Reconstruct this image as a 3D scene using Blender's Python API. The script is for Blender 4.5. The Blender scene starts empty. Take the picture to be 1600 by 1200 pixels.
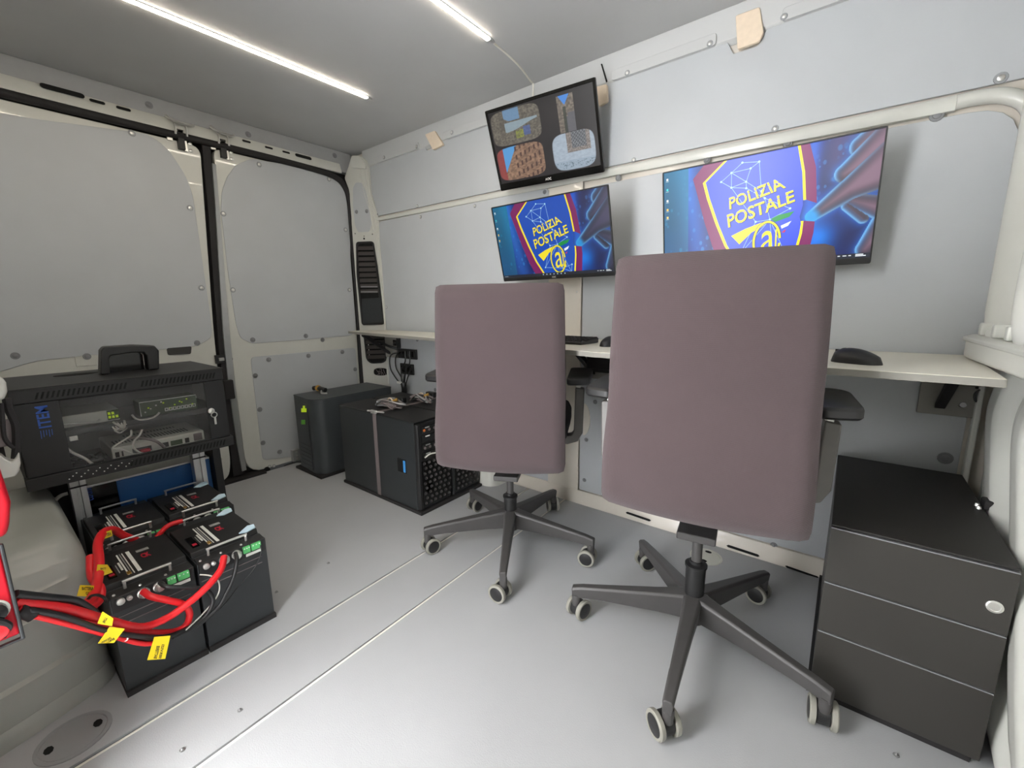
import bpy, bmesh, math, random
import numpy as np
from mathutils import Vector, Matrix

random.seed(7); np.random.seed(7)
scene = bpy.context.scene
COL = scene.collection
# ------------------------------------------------------------------ camera, world, exposure
F = 670.0
R = ((0.78878954, 0.61455589, -0.01149424),
     (0.10249825, -0.14994989, -0.98336623),
     (-0.60605707, 0.77449086, -0.18126981))
CAM = Vector((0, 0, 0.92))
cd = bpy.data.cameras.new('camera'); cam = bpy.data.objects.new('camera', cd); COL.objects.link(cam)
cd.sensor_width = 36; cd.lens = F / 1600 * 36; cd.clip_start = 0.01
rx, ry, rz_ = Vector(R[0]), -Vector(R[1]), -Vector(R[2])
cam.matrix_world = Matrix(((rx.x, ry.x, rz_.x, CAM.x), (rx.y, ry.y, rz_.y, CAM.y), (rx.z, ry.z, rz_.z, CAM.z), (0, 0, 0, 1)))
scene.camera = cam
w = bpy.data.worlds.new('daylight'); scene.world = w; w.use_nodes = True
w.node_tree.nodes['Background'].inputs[0].default_value = (0.985, 0.99, 1.0, 1)
w.node_tree.nodes['Background'].inputs[1].default_value = 12.0
scene.view_settings.view_transform = 'Standard'; scene.view_settings.look = 'None'
scene.view_settings.gamma = 1; scene.view_settings.use_curve_mapping = False
scene.view_settings.exposure = 0.64
LED_STRENGTH = 34

WY = 1.685      # desk wall plane (y)
XR = -2.556     # rear door plane (x)
ZC = 1.85       # ceiling

# ------------------------------------------------------------------ pixel of the photo -> point on a real plane
def ray(x, y):
    a = Vector((x - 800, y - 600, F))
    return Vector(R[0]) * a.x + Vector(R[1]) * a.y + Vector(R[2]) * a.z
def onp(x, y, p0, n):
    d = ray(x, y); n = Vector(n); p0 = Vector(p0)
    return CAM + d * ((p0 - CAM).dot(n) / d.dot(n))
def px(x, y, X): return onp(x, y, (X, 0, 0), (1, 0, 0))
def py(x, y, Y=WY): return onp(x, y, (0, Y, 0), (0, 1, 0))
def pz(x, y, Z=0.0): return onp(x, y, (0, 0, Z), (0, 0, 1))

# ------------------------------------------------------------------ materials
def lin(c):
    return tuple(((v / 255) / 12.92 if v / 255 <= 0.04045 else ((v / 255 + 0.055) / 1.055) ** 2.4) for v in c)
MATS = {}
def mat(name, rgb, rough=0.5, metal=0.0, noise=0.0, scale=40, bump=0.0, bscale=400, spec=0.5, coat=0.0, emit=None, es=0, trans=0):
    m = bpy.data.materials.new(name); m.use_nodes = True; nt = m.node_tree; b = nt.nodes['Principled BSDF']
    c = lin(rgb) + (1,)
    b.inputs['Base Color'].default_value = c; b.inputs['Roughness'].default_value = rough; b.inputs['Metallic'].default_value = metal
    b.inputs['Specular IOR Level'].default_value = spec; b.inputs['Coat Weight'].default_value = coat
    if trans: b.inputs['Transmission Weight'].default_value = trans
    if emit: b.inputs['Emission Color'].default_value = lin(emit) + (1,); b.inputs['Emission Strength'].default_value = es
    tc = nt.nodes.new('ShaderNodeTexCoord')
    if noise:
        n = nt.nodes.new('ShaderNodeTexNoise'); n.inputs['Scale'].default_value = scale; n.inputs['Detail'].default_value = 5
        nt.links.new(tc.outputs['Object'], n.inputs['Vector'])
        mp = nt.nodes.new('ShaderNodeMapRange'); mp.inputs['From Min'].default_value = 0.3; mp.inputs['From Max'].default_value = 0.7
        mp.inputs['To Min'].default_value = 1 - noise; mp.inputs['To Max'].default_value = 1 + noise
        nt.links.new(n.outputs['Fac'], mp.inputs['Value'])
        mx = nt.nodes.new('ShaderNodeVectorMath'); mx.operation = 'SCALE'; mx.inputs[0].default_value = c[:3]
        nt.links.new(mp.outputs[0], mx.inputs['Scale']); nt.links.new(mx.outputs[0], b.inputs['Base Color'])
    if bump:
        n2 = nt.nodes.new('ShaderNodeTexNoise'); n2.inputs['Scale'].default_value = bscale; n2.inputs['Detail'].default_value = 3
        nt.links.new(tc.outputs['Object'], n2.inputs['Vector'])
        bp = nt.nodes.new('ShaderNodeBump'); bp.inputs['Strength'].default_value = bump; bp.inputs['Distance'].default_value = 0.002
        nt.links.new(n2.outputs['Fac'], bp.inputs['Height']); nt.links.new(bp.outputs[0], b.inputs['Normal'])
    MATS[name] = m; return m
M = {}
M['panel'] = mat('grey_wall_panel', (183, 186, 189), 0.42, noise=0.025, scale=6, bump=0.12, bscale=500)
M['ceil'] = mat('ceiling_panel', (184, 184, 184), 0.5, noise=0.03, scale=5, bump=0.1)
M['floor'] = mat('floor_panel', (173, 174, 176), 0.55, noise=0.035, scale=3.5, bump=0.2, bscale=350)
M['strip'] = mat('joint_strip', (235, 232, 222), 0.35)
M['paint'] = mat('cream_body_paint', (203, 203, 196), 0.32, coat=0.3, noise=0.01)
M['paint2'] = mat('warm_body_paint', (214, 207, 196), 0.35, coat=0.3, noise=0.01)
M['coving'] = mat('grey_coving', (192, 193, 193), 0.4)
M['header'] = mat('shaded_header_panel', (158, 159, 160), 0.45, noise=0.02)  # wall panel grey darkened: the shade over the rear doors put into colour
M['slat'] = mat('brown_black_slat', (62, 57, 55), 0.5)
M['foam'] = mat('beige_foam', (226, 208, 186), 0.9, noise=0.04, scale=60)
M['rubber'] = mat('black_rubber', (34, 32, 33), 0.75)
M['hole'] = mat('dark_recess', (10, 10, 10), 0.9)
M['steel'] = mat('bright_steel', (215, 214, 210), 0.3, metal=0.75)
M['alu'] = mat('brushed_aluminium', (196, 197, 196), 0.42, metal=0.7, noise=0.03, scale=30)
M['rivet'] = mat('rivet_grey', (150, 150, 150), 0.35, metal=0.6)
M['washer'] = mat('rivet_washer', (150, 152, 154), 0.45)
M['hatch'] = mat('floor_cover_grey', (150, 151, 152), 0.5)
M['rivetp'] = mat('plastic_plug', (128, 129, 131), 0.5)
M['black'] = mat('black_plastic', (30, 30, 31), 0.45, noise=0.05)
M['blackg'] = mat('gloss_black', (12, 12, 13), 0.12)
M['blackm'] = mat('matt_black_metal', (28, 28, 29), 0.5, noise=0.06, scale=20, bump=0.05)
M['server'] = mat('charcoal_case', (44, 47, 49), 0.42, noise=0.06, scale=8)
M['ups'] = mat('slate_case', (62, 66, 69), 0.45, noise=0.06, scale=5)
M['cab'] = mat('anthracite_steel', (54, 52, 49), 0.38, noise=0.03, scale=10)
M['cabt'] = mat('anthracite_top', (38, 36, 35), 0.5, noise=0.03, scale=10)
M['chairp'] = mat('charcoal_nylon', (70, 68, 68), 0.42, noise=0.05, scale=30, bump=0.08)
M['armp'] = mat('grey_nylon_post', (104, 101, 98), 0.4, noise=0.03)
M['seat'] = mat('black_seat_fabric', (24, 22, 24), 0.95)
M['tyre'] = mat('pale_grey_tyre', (142, 140, 131), 0.55, noise=0.06)
M['desk'] = mat('cream_laminate', (222, 218, 204), 0.38, noise=0.012, scale=10)
M['edge'] = mat('grey_edge_band', (140, 137, 130), 0.5)
M['arch'] = mat('grey_moulded_plastic', (160, 161, 155), 0.25, noise=0.04, scale=6, bump=0.06)
M['red'] = mat('red_cable', (226, 32, 40), 0.4)
M['redbox'] = mat('red_enamel', (205, 22, 42), 0.35)
M['bcable'] = mat('black_cable', (26, 27, 28), 0.4)
M['wcable'] = mat('grey_white_cable', (196, 194, 186), 0.5)
M['gcable'] = mat('grey_cable', (118, 108, 108), 0.55)
M['yellow'] = mat('yellow_label', (228, 200, 14), 0.5)
M['ink'] = mat('black_ink', (28, 26, 18), 0.6)
M['green'] = mat('green_terminal', (92, 190, 112), 0.45)
M['pcb'] = mat('green_circuit_board', (52, 74, 40), 0.6, noise=0.4, scale=300)
M['blue'] = mat('blue_enamel', (40, 92, 152), 0.4)
M['bluel'] = mat('blue_latch', (66, 150, 222), 0.4)
M['bluep'] = mat('blue_print', (42, 84, 168), 0.5)
M['white'] = mat('white_plastic', (228, 228, 222), 0.45)
M['lblue'] = mat('pale_blue_strap', (186, 210, 222), 0.6)
M['redp'] = mat('red_print', (176, 24, 48), 0.5)
M['gold'] = mat('brass_contact', (205, 160, 80), 0.3, metal=0.8)
M['orange'] = mat('orange_wire', (214, 120, 60), 0.5)
M['ygreen'] = mat('lime_sticker', (202, 235, 30), 0.5, emit=(202, 235, 30), es=0.15)  # faint glow put into the lime colour, no lamp
M['gsticker'] = mat('green_sticker', (110, 200, 60), 0.5)
M['device'] = mat('pale_grey_device', (206, 206, 196), 0.4)
M['led'] = mat('led_diffuser', (255, 250, 235), 0.5, emit=(255, 242, 222), es=LED_STRENGTH)
M['greyl'] = mat('grey_label', (150, 150, 148), 0.5)
# fabric: woven, mauve brown
m = mat('mauve_brown_fabric', (82, 70, 72), 0.9, noise=0.05, scale=5, spec=0.2); nt = m.node_tree
b = nt.nodes['Principled BSDF']; b.inputs['Sheen Weight'].default_value = 0.25; b.inputs['Sheen Roughness'].default_value = 0.5
tc = nt.nodes.new('ShaderNodeTexCoord'); wv = []
for ax in ('X', 'Z'):
    k = nt.nodes.new('ShaderNodeTexWave'); k.bands_direction = ax; k.inputs['Scale'].default_value = 160; k.inputs['Distortion'].default_value = 1.5
    nt.links.new(tc.outputs['Object'], k.inputs['Vector']); wv.append(k)
ad = nt.nodes.new('ShaderNodeMath'); ad.operation = 'ADD'; nt.links.new(wv[0].outputs['Fac'], ad.inputs[0]); nt.links.new(wv[1].outputs['Fac'], ad.inputs[1])
bp = nt.nodes.new('ShaderNodeBump'); bp.inputs['Strength'].default_value = 0.35; bp.inputs['Distance'].default_value = 0.001
nt.links.new(ad.outputs[0], bp.inputs['Height']); nt.links.new(bp.outputs[0], b.inputs['Normal'])
M['fabric'] = m
# clear glass for the rack door
m = bpy.data.materials.new('clear_glass'); m.use_nodes = True; nt = m.node_tree; b = nt.nodes['Principled BSDF']
b.inputs['Base Color'].default_value = (0.2, 0.2, 0.2, 1); b.inputs['Roughness'].default_value = 0.03; b.inputs['Alpha'].default_value = 0.12; b.inputs['Specular IOR Level'].default_value = 0.7
M['glass'] = m
# screen picture: colours come from the picture's own face colours
m = bpy.data.materials.new('screen_picture'); m.use_nodes = True; nt = m.node_tree; b = nt.nodes['Principled BSDF']
at = nt.nodes.new('ShaderNodeVertexColor'); at.layer_name = 'Col'
b.inputs['Base Color'].default_value = (0.01, 0.01, 0.01, 1); b.inputs['Roughness'].default_value = 0.35
nt.links.new(at.outputs['Color'], b.inputs['Emission Color']); b.inputs['Emission Strength'].default_value = 0.9
M['screen'] = m

# ------------------------------------------------------------------ mesh builder
class MB:
    def __init__(s): s.v = []; s.f = []; s.m = []; s.mats = []
    def _mi(s, mt):
        if mt not in s.mats: s.mats.append(mt)
        return s.mats.index(mt)
    def add(s, vs, fs, mt):
        o = len(s.v); i = s._mi(mt); s.v += [Vector(p) for p in vs]
        for f in fs: s.f.append([o + k for k in f]); s.m.append(i)
        return s
    def box(s, a, b_, mt, T=None):
        x0, x1 = sorted((a[0], b_[0])); y0, y1 = sorted((a[1], b_[1])); z0, z1 = sorted((a[2], b_[2]))
        vs = [Vector(p) for p in ((x0, y0, z0), (x1, y0, z0), (x1, y1, z0), (x0, y1, z0), (x0, y0, z1), (x1, y0, z1), (x1, y1, z1), (x0, y1, z1))]
        if T is not None: vs = [T @ p for p in vs]
        return s.add(vs, [(0, 3, 2, 1), (4, 5, 6, 7), (0, 1, 5, 4), (1, 2, 6, 5), (2, 3, 7, 6), (3, 0, 4, 7)], mt)
    def prism(s, pts, vec, mt):
        n = len(pts); vec = Vector(vec); pts = [Vector(p) for p in pts]
        nrm = Vector((0, 0, 0))
        for i in range(n): nrm += pts[i].cross(pts[(i + 1) % n])
        if nrm.dot(vec) > 0: pts = pts[::-1]
        vs = pts + [p + vec for p in pts]
        fs = [tuple(range(n)), tuple(range(2 * n - 1, n - 1, -1))] + [(i, n + i, n + (i + 1) % n, (i + 1) % n)[::1] for i in range(n)]
        return s.add(vs, fs, mt)
    def ring(s, outer, inner, vec, mt):
        n = len(outer); vec = Vector(vec); o = [Vector(p) for p in outer]; i_ = [Vector(p) for p in inner]
        vs = o + i_ + [p + vec for p in o] + [p + vec for p in i_]; fs = []
        for k in range(n):
            j = (k + 1) % n
            fs += [(k, j, n + j, n + k), (2 * n + k, 3 * n + k, 3 * n + j, 2 * n + j), (k, 2 * n + k, 2 * n + j, j), (n + k, n + j, 3 * n + j, 3 * n + k)]
        return s.add(vs, fs, mt)
    def loft(s, loops, mt, cap=True, closed=True):
        n = len(loops[0]); vs = [p for l in loops for p in l]; fs = []
        for a in range(len(loops) - 1):
            for k in range(n if closed else n - 1):
                j = (k + 1) % n; fs.append((a * n + k, a * n + j, (a + 1) * n + j, (a + 1) * n + k))
        if cap: fs += [tuple(range(n))[::-1], tuple(range((len(loops) - 1) * n, len(loops) * n))]
        return s.add(vs, fs, mt)
    def cyl(s, p0, p1, r0, mt, r1=None, n=16):
        p0, p1 = Vector(p0), Vector(p1); r1 = r0 if r1 is None else r1
        return s.lathe([(0, r0), ((p1 - p0).length, r1)], p0, p1 - p0, mt, n)
    def lathe(s, prof, o, ax, mt, n=20):
        ax = Vector(ax).normalized(); a = ax.orthogonal().normalized(); c = ax.cross(a); o = Vector(o)
        loops = [[o + ax * h + (a * math.cos(2 * math.pi * k / n) + c * math.sin(2 * math.pi * k / n)) * max(r, 1e-5) for k in range(n)] for h, r in prof]
        return s.loft(loops, mt)
    def tube(s, pts, r, mt, n=8, sm=6):
        pts = [Vector(p) for p in pts]
        if sm and len(pts) > 2:
            q = []
            for i in range(len(pts) - 1):
                p0 = pts[max(i - 1, 0)]; p1 = pts[i]; p2 = pts[i + 1]; p3 = pts[min(i + 2, len(pts) - 1)]
                for k in range(sm):
                    t = k / sm
                    q.append(0.5 * ((2 * p1) + (p2 - p0) * t + (2 * p0 - 5 * p1 + 4 * p2 - p3) * t * t + (3 * p1 - p0 - 3 * p2 + p3) * t ** 3))
            q.append(pts[-1]); pts = q
        loops = []; up = None
        for i, p in enumerate(pts):
            d = (pts[min(i + 1, len(pts) - 1)] - pts[max(i - 1, 0)]).normalized()
            if up is None: up = d.orthogonal().normalized()
            up = (up - d * up.dot(d)); up = up.normalized() if up.length > 1e-6 else d.orthogonal().normalized()
            c = d.cross(up)
            loops.append([p + (up * math.cos(2 * math.pi * k / n) + c * math.sin(2 * math.pi * k / n)) * r for k in range(n)])
        return s.loft(loops, mt)
    def ell(s, c, r, mt, n=16, m_=10, T=None, zmin=-1):
        loops = []
        for i in range(m_ + 1):
            t = math.asin(zmin) + (math.pi / 2 - math.asin(zmin)) * i / m_
            loops.append([Vector((c[0] + r[0] * math.cos(t) * math.cos(2 * math.pi * k / n), c[1] + r[1] * math.cos(t) * math.sin(2 * math.pi * k / n), c[2] + r[2] * math.sin(t))) for k in range(n)])
        if T is not None: loops = [[T @ p for p in l] for l in loops]
        return s.loft(loops, mt)
MW = {}
def obj(name, mb, parent=None, bevel=0.0, seg=2, smooth=True, ang=38, local=False, kind=None):
    me = bpy.data.meshes.new(name)
    vs = mb.v
    if parent is not None and not local:
        inv = MW.get(parent.as_pointer(), Matrix()).inverted(); vs = [inv @ p for p in vs]
    me.from_pydata([tuple(p) for p in vs], [], mb.f)
    for mt in mb.mats: me.materials.append(M[mt])
    me.polygons.foreach_set('material_index', mb.m)
    bm = bmesh.new(); bm.from_mesh(me); bmesh.ops.recalc_face_normals(bm, faces=bm.faces); bm.to_mesh(me); bm.free()
    if smooth:
        me.polygons.foreach_set('use_smooth', [True] * len(me.polygons)); me.set_sharp_from_angle(angle=math.radians(ang))
    o = bpy.data.objects.new(name, me); COL.objects.link(o)
    if bevel:
        bv = o.modifiers.new('bevel', 'BEVEL'); bv.width = bevel; bv.segments = seg; bv.limit_method = 'ANGLE'; bv.angle_limit = math.radians(40); bv.harden_normals = True
    if parent is not None:
        o.parent = parent; MW[o.as_pointer()] = MW.get(parent.as_pointer(), Matrix())
    if kind: o['kind'] = kind
    return o
def tag(o, label, cat, group=None):
    o['label'] = label; o['category'] = cat
    if group: o['group'] = group
    return o
def thing(name, label, cat, loc=(0, 0, 0), rotz=0, group=None, T=None):
    o = bpy.data.objects.new(name, None); COL.objects.link(o); o.empty_display_size = 0.05
    if T is None: T = Matrix.Translation(Vector(loc)) @ Matrix.Rotation(rotz, 4, 'Z')
    o.matrix_world = T; MW[o.as_pointer()] = T.copy()
    return tag(o, label, cat, group)
def struct(name, mb, **k):
    o = obj(name, mb, **k); o['kind'] = 'structure'; return o
def dup(o, parent=None):
    c = o.copy(); COL.objects.link(c)
    if parent is not None: c.parent = parent
    for ch in list(o.children): dup(ch, c)
    return c
def rnd(pts, r, n=5):
    """round the corners of a planar polygon"""
    out = []; N = len(pts); pts = [Vector(p) for p in pts]
    for i in range(N):
        p = pts[i]; a = pts[i - 1] - p; b2 = pts[(i + 1) % N] - p
        rr = r[i] if isinstance(r, (list, tuple)) else r
        if rr <= 0: out.append(p); continue
        d = min(rr, a.length * 0.49, b2.length * 0.49)
        A = p + a.normalized() * d; B = p + b2.normalized() * d
        for k in range(n + 1):
            t = k / n; out.append(A * (1 - t) ** 2 + p * 2 * t * (1 - t) + B * t * t)
    return out
def text_mesh(body, bold=0.0):
    c = bpy.data.curves.new('lettering', 'FONT'); c.body = body; c.offset = bold; c.resolution_u = 3
    o = bpy.data.objects.new('lettering', c); COL.objects.link(o)
    dg = bpy.context.evaluated_depsgraph_get(); me = bpy.data.meshes.new_from_object(o.evaluated_get(dg))
    vs = [v.co.copy() for v in me.vertices]; fs = [tuple(p.vertices) for p in me.polygons]
    bpy.data.objects.remove(o); bpy.data.curves.remove(c); bpy.data.meshes.remove(me)
    x0 = min(v.x for v in vs); x1 = max(v.x for v in vs); y0 = min(v.y for v in vs); y1 = max(v.y for v in vs)
    return [((v.x - x0) / (x1 - x0), (v.y - y0) / (y1 - y0)) for v in vs], fs
def lettering(mb, body, quad, mt, bold=0.0):
    """flat print: quad = bottom-left, bottom-right, top-right, top-left"""
    uv, fs = text_mesh(body, bold); q = [Vector(p) for p in quad]
    vs = [(q[0] * (1 - u) + q[1] * u) * (1 - v) + (q[3] * (1 - u) + q[2] * u) * v for u, v in uv]
    mb.add(vs, fs, mt)
def rivet(parent, c, n, r=0.006, mt='rivet', ring='panel', name='rivet'):
    n = Vector(n).normalized()
    mb = MB().lathe([(0, r * 1.6), (0.0016, r * 1.5), (0.0017, r * 0.9)], c, n, 'washer' if mt == 'steel' else mt, 14).lathe([(0.001, r * .95), (0.0035, r * 0.85), (0.005, r * 0.4)], c, n, mt, 12)
    return obj(name, mb, parent)

# ================================================================== THE SHELL
# ---- floor: three sheets with pale joint strips
x_s1a, x_s1b = -1.152, -1.196          # joint 1 at y=0 / y=1.4
x_s2a, x_s2b = -0.950, -0.985
fl = struct('floor', MB().box((-2.62, -0.35, -0.04), (0.75, 1.76, -0.006), 'rubber'))
def sheet(a, b2, c, d):
    return MB().prism([Vector((a, -0.35, 0)), Vector((c, -0.35, 0)), Vector((d, 1.69, 0)), Vector((b2, 1.69, 0))], (0, 0, -0.006), 'floor')
obj('floor_sheet', sheet(-2.54, -2.54, x_s1a - 0.004, x_s1b - 0.004 - 0.01), fl)
obj('floor_sheet', sheet(x_s1a + 0.004, x_s1b - 0.002, x_s2a - 0.004, x_s2b - 0.010), fl)
obj('floor_sheet', sheet(x_s2a + 0.004, x_s2b - 0.002, 0.75, 0.75), fl)
def slopeline(xa, xb, y): return xa + (xb - xa) * y / 1.4
for xa, xb, wd in ((x_s1a, x_s1b, 0.0032), (x_s2a, x_s2b, 0.0038)):
    p = [(slopeline(xa, xb, -0.35) - wd, -0.35, 0.0006), (slopeline(xa, xb, -0.35) + wd, -0.35, 0.0006), (slopeline(xa, xb, 1.68) + wd * 0.5, 1.68, 0.0006), (slopeline(xa, xb, 1.68) - wd * 0.5, 1.68, 0.0006)]
    obj('joint_strip', MB().prism(p, (0, 0, -0.006), 'strip'), fl)
for x, y in ((285, 1172), (375, 1110), (432, 925), (513, 880), (1400, 1180)):
    rivet(fl, pz(x, y), (0, 0, 1), 0.0035, 'rivet', name='floor_screw')
# ---- ceiling
ce = struct('ceiling', MB().box((-2.60, -0.36, ZC), (0.9, 1.78, ZC + 0.03), 'ceil'))
# ---- desk wall
wr = struct('wall_right', MB().box((-2.62, WY + 0.012, 0), (0.75, WY + 0.05, ZC), 'paint2'))
def wpoly(pts, y=WY): return [py(x, y_, y) for x, y_ in pts]
VW = (0, 0.010, 0)
def yw(x, z): return Vector((x, WY, z))
# upper sheet with two notches for the padding blocks
up = [yw(-2.42, 1.466), yw(-2.42, 1.772), yw(-1.90, 1.765), yw(-1.880, 1.738), yw(-1.79, 1.738), yw(-1.775, 1.764), yw(-1.02, 1.762), yw(-1.00, 1.66), yw(-0.87, 1.66), yw(-0.845, 1.758),
      yw(-0.41, 1.762), yw(-0.388, 1.716), yw(-0.318, 1.716), yw(-0.29, 1.762), yw(0.62, 1.762), yw(0.62, 1.447)]
obj('wall_panel', MB().prism(rnd(up, [0.0, 0.02] + [0.006] * 12 + [0, 0]), VW, 'panel'), wr, bevel=0.0015)
lo = [yw(-2.345, 1.432), yw(-2.345, 0.04), yw(-1.10, 0.04), yw(-1.10, 1.425)]
obj('wall_panel', MB().prism(rnd(lo, [0.03, 0, 0, 0.03]), VW, 'panel'), wr, bevel=0.0015)
lo2 = [yw(-0.925, 1.395), yw(-0.925, 0.062), yw(0.285, 0.062), yw(0.285, 1.395)]
obj('wall_panel', MB().prism(rnd(lo2, [0.05, 0.012, 0.012, 0.10]), VW, 'panel'), wr, bevel=0.0015)
# lower left bulge of the right sheet (half round inspection cover)
mb = MB(); c = py(912, 655); mb.prism([c + Vector((0.075 * math.sin(t) * 0.45, 0, 0.075 * math.cos(t))) for t in [math.pi * k / 12 for k in range(13)]], (0, -0.004, 0), 'paint2'); obj('cover_plate', mb, wr)
NY = (0, -1, 0)
for x, y, r in ((990, 250, .006), (1211, 201, .0065), (1564, 122, .0085), (652, 322, .006), (657, 339, .006), (742, 322, .006), (594, 407, .006), (604, 480, .006), (706, 250, .0001), (902, 456, .006)):
    if r > .001: rivet(wr, py(x, y), NY, r, 'steel')
for x, y, r in ((652, 531, .007), (680, 609, .007), (966, 278, .0075), (1105, 250, .0075), (1231, 224, .0085), (1464, 180, .010), (930, 628, .0065), (916, 687, .006), (913, 750, .006), (1477, 716, .011), (1209, 852, .007), (851, 300, .006), (590, 335, .004), (617, 640, .006)):
    rivet(wr, py(x, y), NY, r, 'rivetp')
# ---- trims: rail, coving, beam, sill
rail = MB()
prof = lambda x, h, d, zc: [Vector((x, WY + 0.005, zc - h)), Vector((x, WY - d * 0.55, zc - h * 0.9)), Vector((x, WY - d, zc - h * 0.2)), Vector((x, WY - d, zc + h * 0.35)), Vector((x, WY - d * 0.6, zc + h * 0.85)), Vector((x, WY + 0.005, zc + h))]
sec = [(-2.40, .011, .006, 1.447), (-1.4, .014, .007, 1.440), (-0.9, .017, .008, 1.435), (-0.3, .019, .009, 1.428), (0.16, .021, .010, 1.424)]
rail.loft([prof(*s_) for s_ in sec], 'paint'); struct('trim_1', rail, ang=60)
tr = MB(); tr.tube([(0.16, WY - 0.004, 1.424), (0.20, WY - 0.005, 1.424), (0.245, WY - 0.008, 1.415), (0.285, WY - 0.012, 1.385), (0.305, WY - 0.016, 1.33), (0.31, WY - 0.02, 1.25)], 0.018, 'paint', 12)
struct('trim_2', tr)
cov = struct('trim_3', MB().prism([Vector((-2.45, WY + 0.01, 1.745)), Vector((-2.45, WY - 0.006, 1.76)), Vector((-2.45, WY - 0.014, ZC)), Vector((-2.45, WY + 0.01, ZC))], (3.2, 0, 0), 'coving'), bevel=0.002)
# pressed flanges on the coving with their screws
for a, b2 in (((-2.33, -1.93)), ((-1.74, -1.30)), ((-0.81, -0.44)), ((-0.255, 0.1))):
    f_ = obj('flange', MB().prism(rnd([yw(a, 1.755), yw(b2, 1.755), yw(b2, 1.79), yw(a, 1.79)], 0.01, 3), (0, -0.0145, 0), 'coving'), cov, bevel=0.0015)
for x, y in ((600, 246), (651, 229), (706, 207), (980, 114), (1109, 68), (1225, 26)):
    rivet(cov, py(x, y, WY - 0.0145), NY, 0.0062, 'steel', name='screw')
mb = MB().prism(wpoly([(939.5, 101), (941, 100), (949, 127), (947.5, 129)], WY - 0.012), (0, -0.004, 0), 'hole'); obj('seam_gap', mb, cov)
for lab, p in (('small beige foam padding block high on the wall towards the rear doors', [(664, 210), (679, 204), (692, 226), (676, 234)]),
               ('beige foam padding block half hidden behind the camera-view monitor', [(930, 136), (948, 131), (949, 158), (936, 166)]),
               ('largest beige foam padding block by the ceiling edge, above the widest monitor', [(1149, 24), (1187, 10), (1193, 50), (1187, 64), (1152, 77)])):
    o = obj('foam_block', MB().prism(rnd(wpoly(p, WY - 0.018), 0.006, 3), (0, 0.0135, 0), 'foam'), bevel=0.003)
    tag(o, lab, 'padding', 'beige foam padding blocks along the ceiling edge')
bm_ = struct('wall_beam', MB().prism([yw(-1.098, 0.02), yw(-0.93, 0.02), yw(-0.93, 1.42), yw(-1.098, 1.42)], (0, -0.004, 0), 'paint2'), bevel=0.003)
bm_.name = 'trim_4'
sill = struct('baseboard_right', MB().prism([Vector((-2.35, WY - 0.022, 0.0)), Vector((-2.35, WY - 0.022, 0.010)), Vector((-2.35, WY - 0.003, 0.058)), Vector((-2.35, WY + 0.01, 0.06)), Vector((-2.35, WY + 0.01, 0))], (2.65, 0, 0), 'paint2'), bevel=0.002)
for a, b2 in (((980, 801), (1015, 813)), ((1138, 853), (1184, 868)), ((1230, 885), (1276, 901))):
    A = py(*a, WY - .021); B = py(*b2, WY - .021); d = (B - A).normalized() * 0.006; h = Vector((0, 0.0025, 0.004))
    obj('slot', MB().prism([A - h * 0.9, B - h * 0.9, B + d + h * 0, B + h * 0.9, A + h * 0.9, A - d], (0, -0.0025, 0.0005), 'hole'), sill)
wa = struct('wheel_arch_right', MB().loft([rnd([Vector((-2.1, 1.71, z)), Vector((-2.1, 1.552 + i_, z)), Vector((-1.345 - i_, 1.552 + i_, z)), Vector((-1.345 - i_, 1.71, z))], [0, 0, .10, 0], 6) for z, i_ in ((0, 0), (.03, 0), (.10, .003), (.105, .010), (.25, .018), (.31, .035), (.34, .07))], 'paint'), ang=50)
wa.name = 'trim_11'
rivet(wa, Vector((-1.44, 1.557, .05)), NY, .005, 'rivetp')
# ---- wheel-side wall beyond the sliding door opening
struct('wall_left', MB().box((-2.62, -0.16, 0), (-0.95, -0.10, ZC), 'paint'))
struct('wall_light_block', MB().box((-0.60, -0.34, 0), (0.60, -0.28, ZC), 'paint'))  # unseen wall added to block daylight from the right end of the desk wall
# ---- rear wall, header, doors
struct('wall_rear', MB().box((-2.66, -0.30, 0), (-2.60, 1.78, ZC), 'rubber'))
hd = struct('trim_5', MB().box((-2.60, -0.12, 1.735), (XR + 0.004, 1.66, ZC), 'header'), bevel=0.002)
obj('header_flange', MB().prism([Vector((XR, -0.12, 1.722)), Vector((XR + 0.022, -0.12, 1.722)), Vector((XR + 0.022, -0.12, 1.732)), Vector((XR + 0.006, -0.12, 1.778)), Vector((XR, -0.12, 1.778))], (0, 1.70, 0), 'paint'), hd, bevel=0.002)
def slot(parent, x, y, L, h, X, sl, name='slot'):
    c = px(x, y, X); h2 = h / 2
    pts = []
    for k in range(6): t = math.pi / 2 + math.pi * k / 5; pts.append(c + Vector((0, -L / 2 + h2 * math.cos(t), h2 * math.sin(t))))
    for k in range(6): t = -math.pi / 2 + math.pi * k / 5; pts.append(c + Vector((0, L / 2 + h2 * math.cos(t), h2 * math.sin(t))))
    pts = [p + Vector((-(p.z - c.z) * 0.35, 0, 0)) for p in pts]
    obj(name, MB().prism(pts, (0.0025, 0, 0), 'hole'), parent)
for x, y, L, h in ((98, 142, .105, .020), (152, 159, .036, .012), (193, 170, .036, .012), (385, 221, .030, .010), (420, 231, .030, .010), (447, 238, .030, .010), (474, 245, .075, .018)):
    slot(hd, x, y, L, h, XR + 0.0145, 0.0)
for x, y in ((233, 164), (324, 166), (388, 210), (523, 243)): rivet(hd, px(x, y, XR + 0.004), (1, 0, 0), 0.009, 'rivetp')
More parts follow.
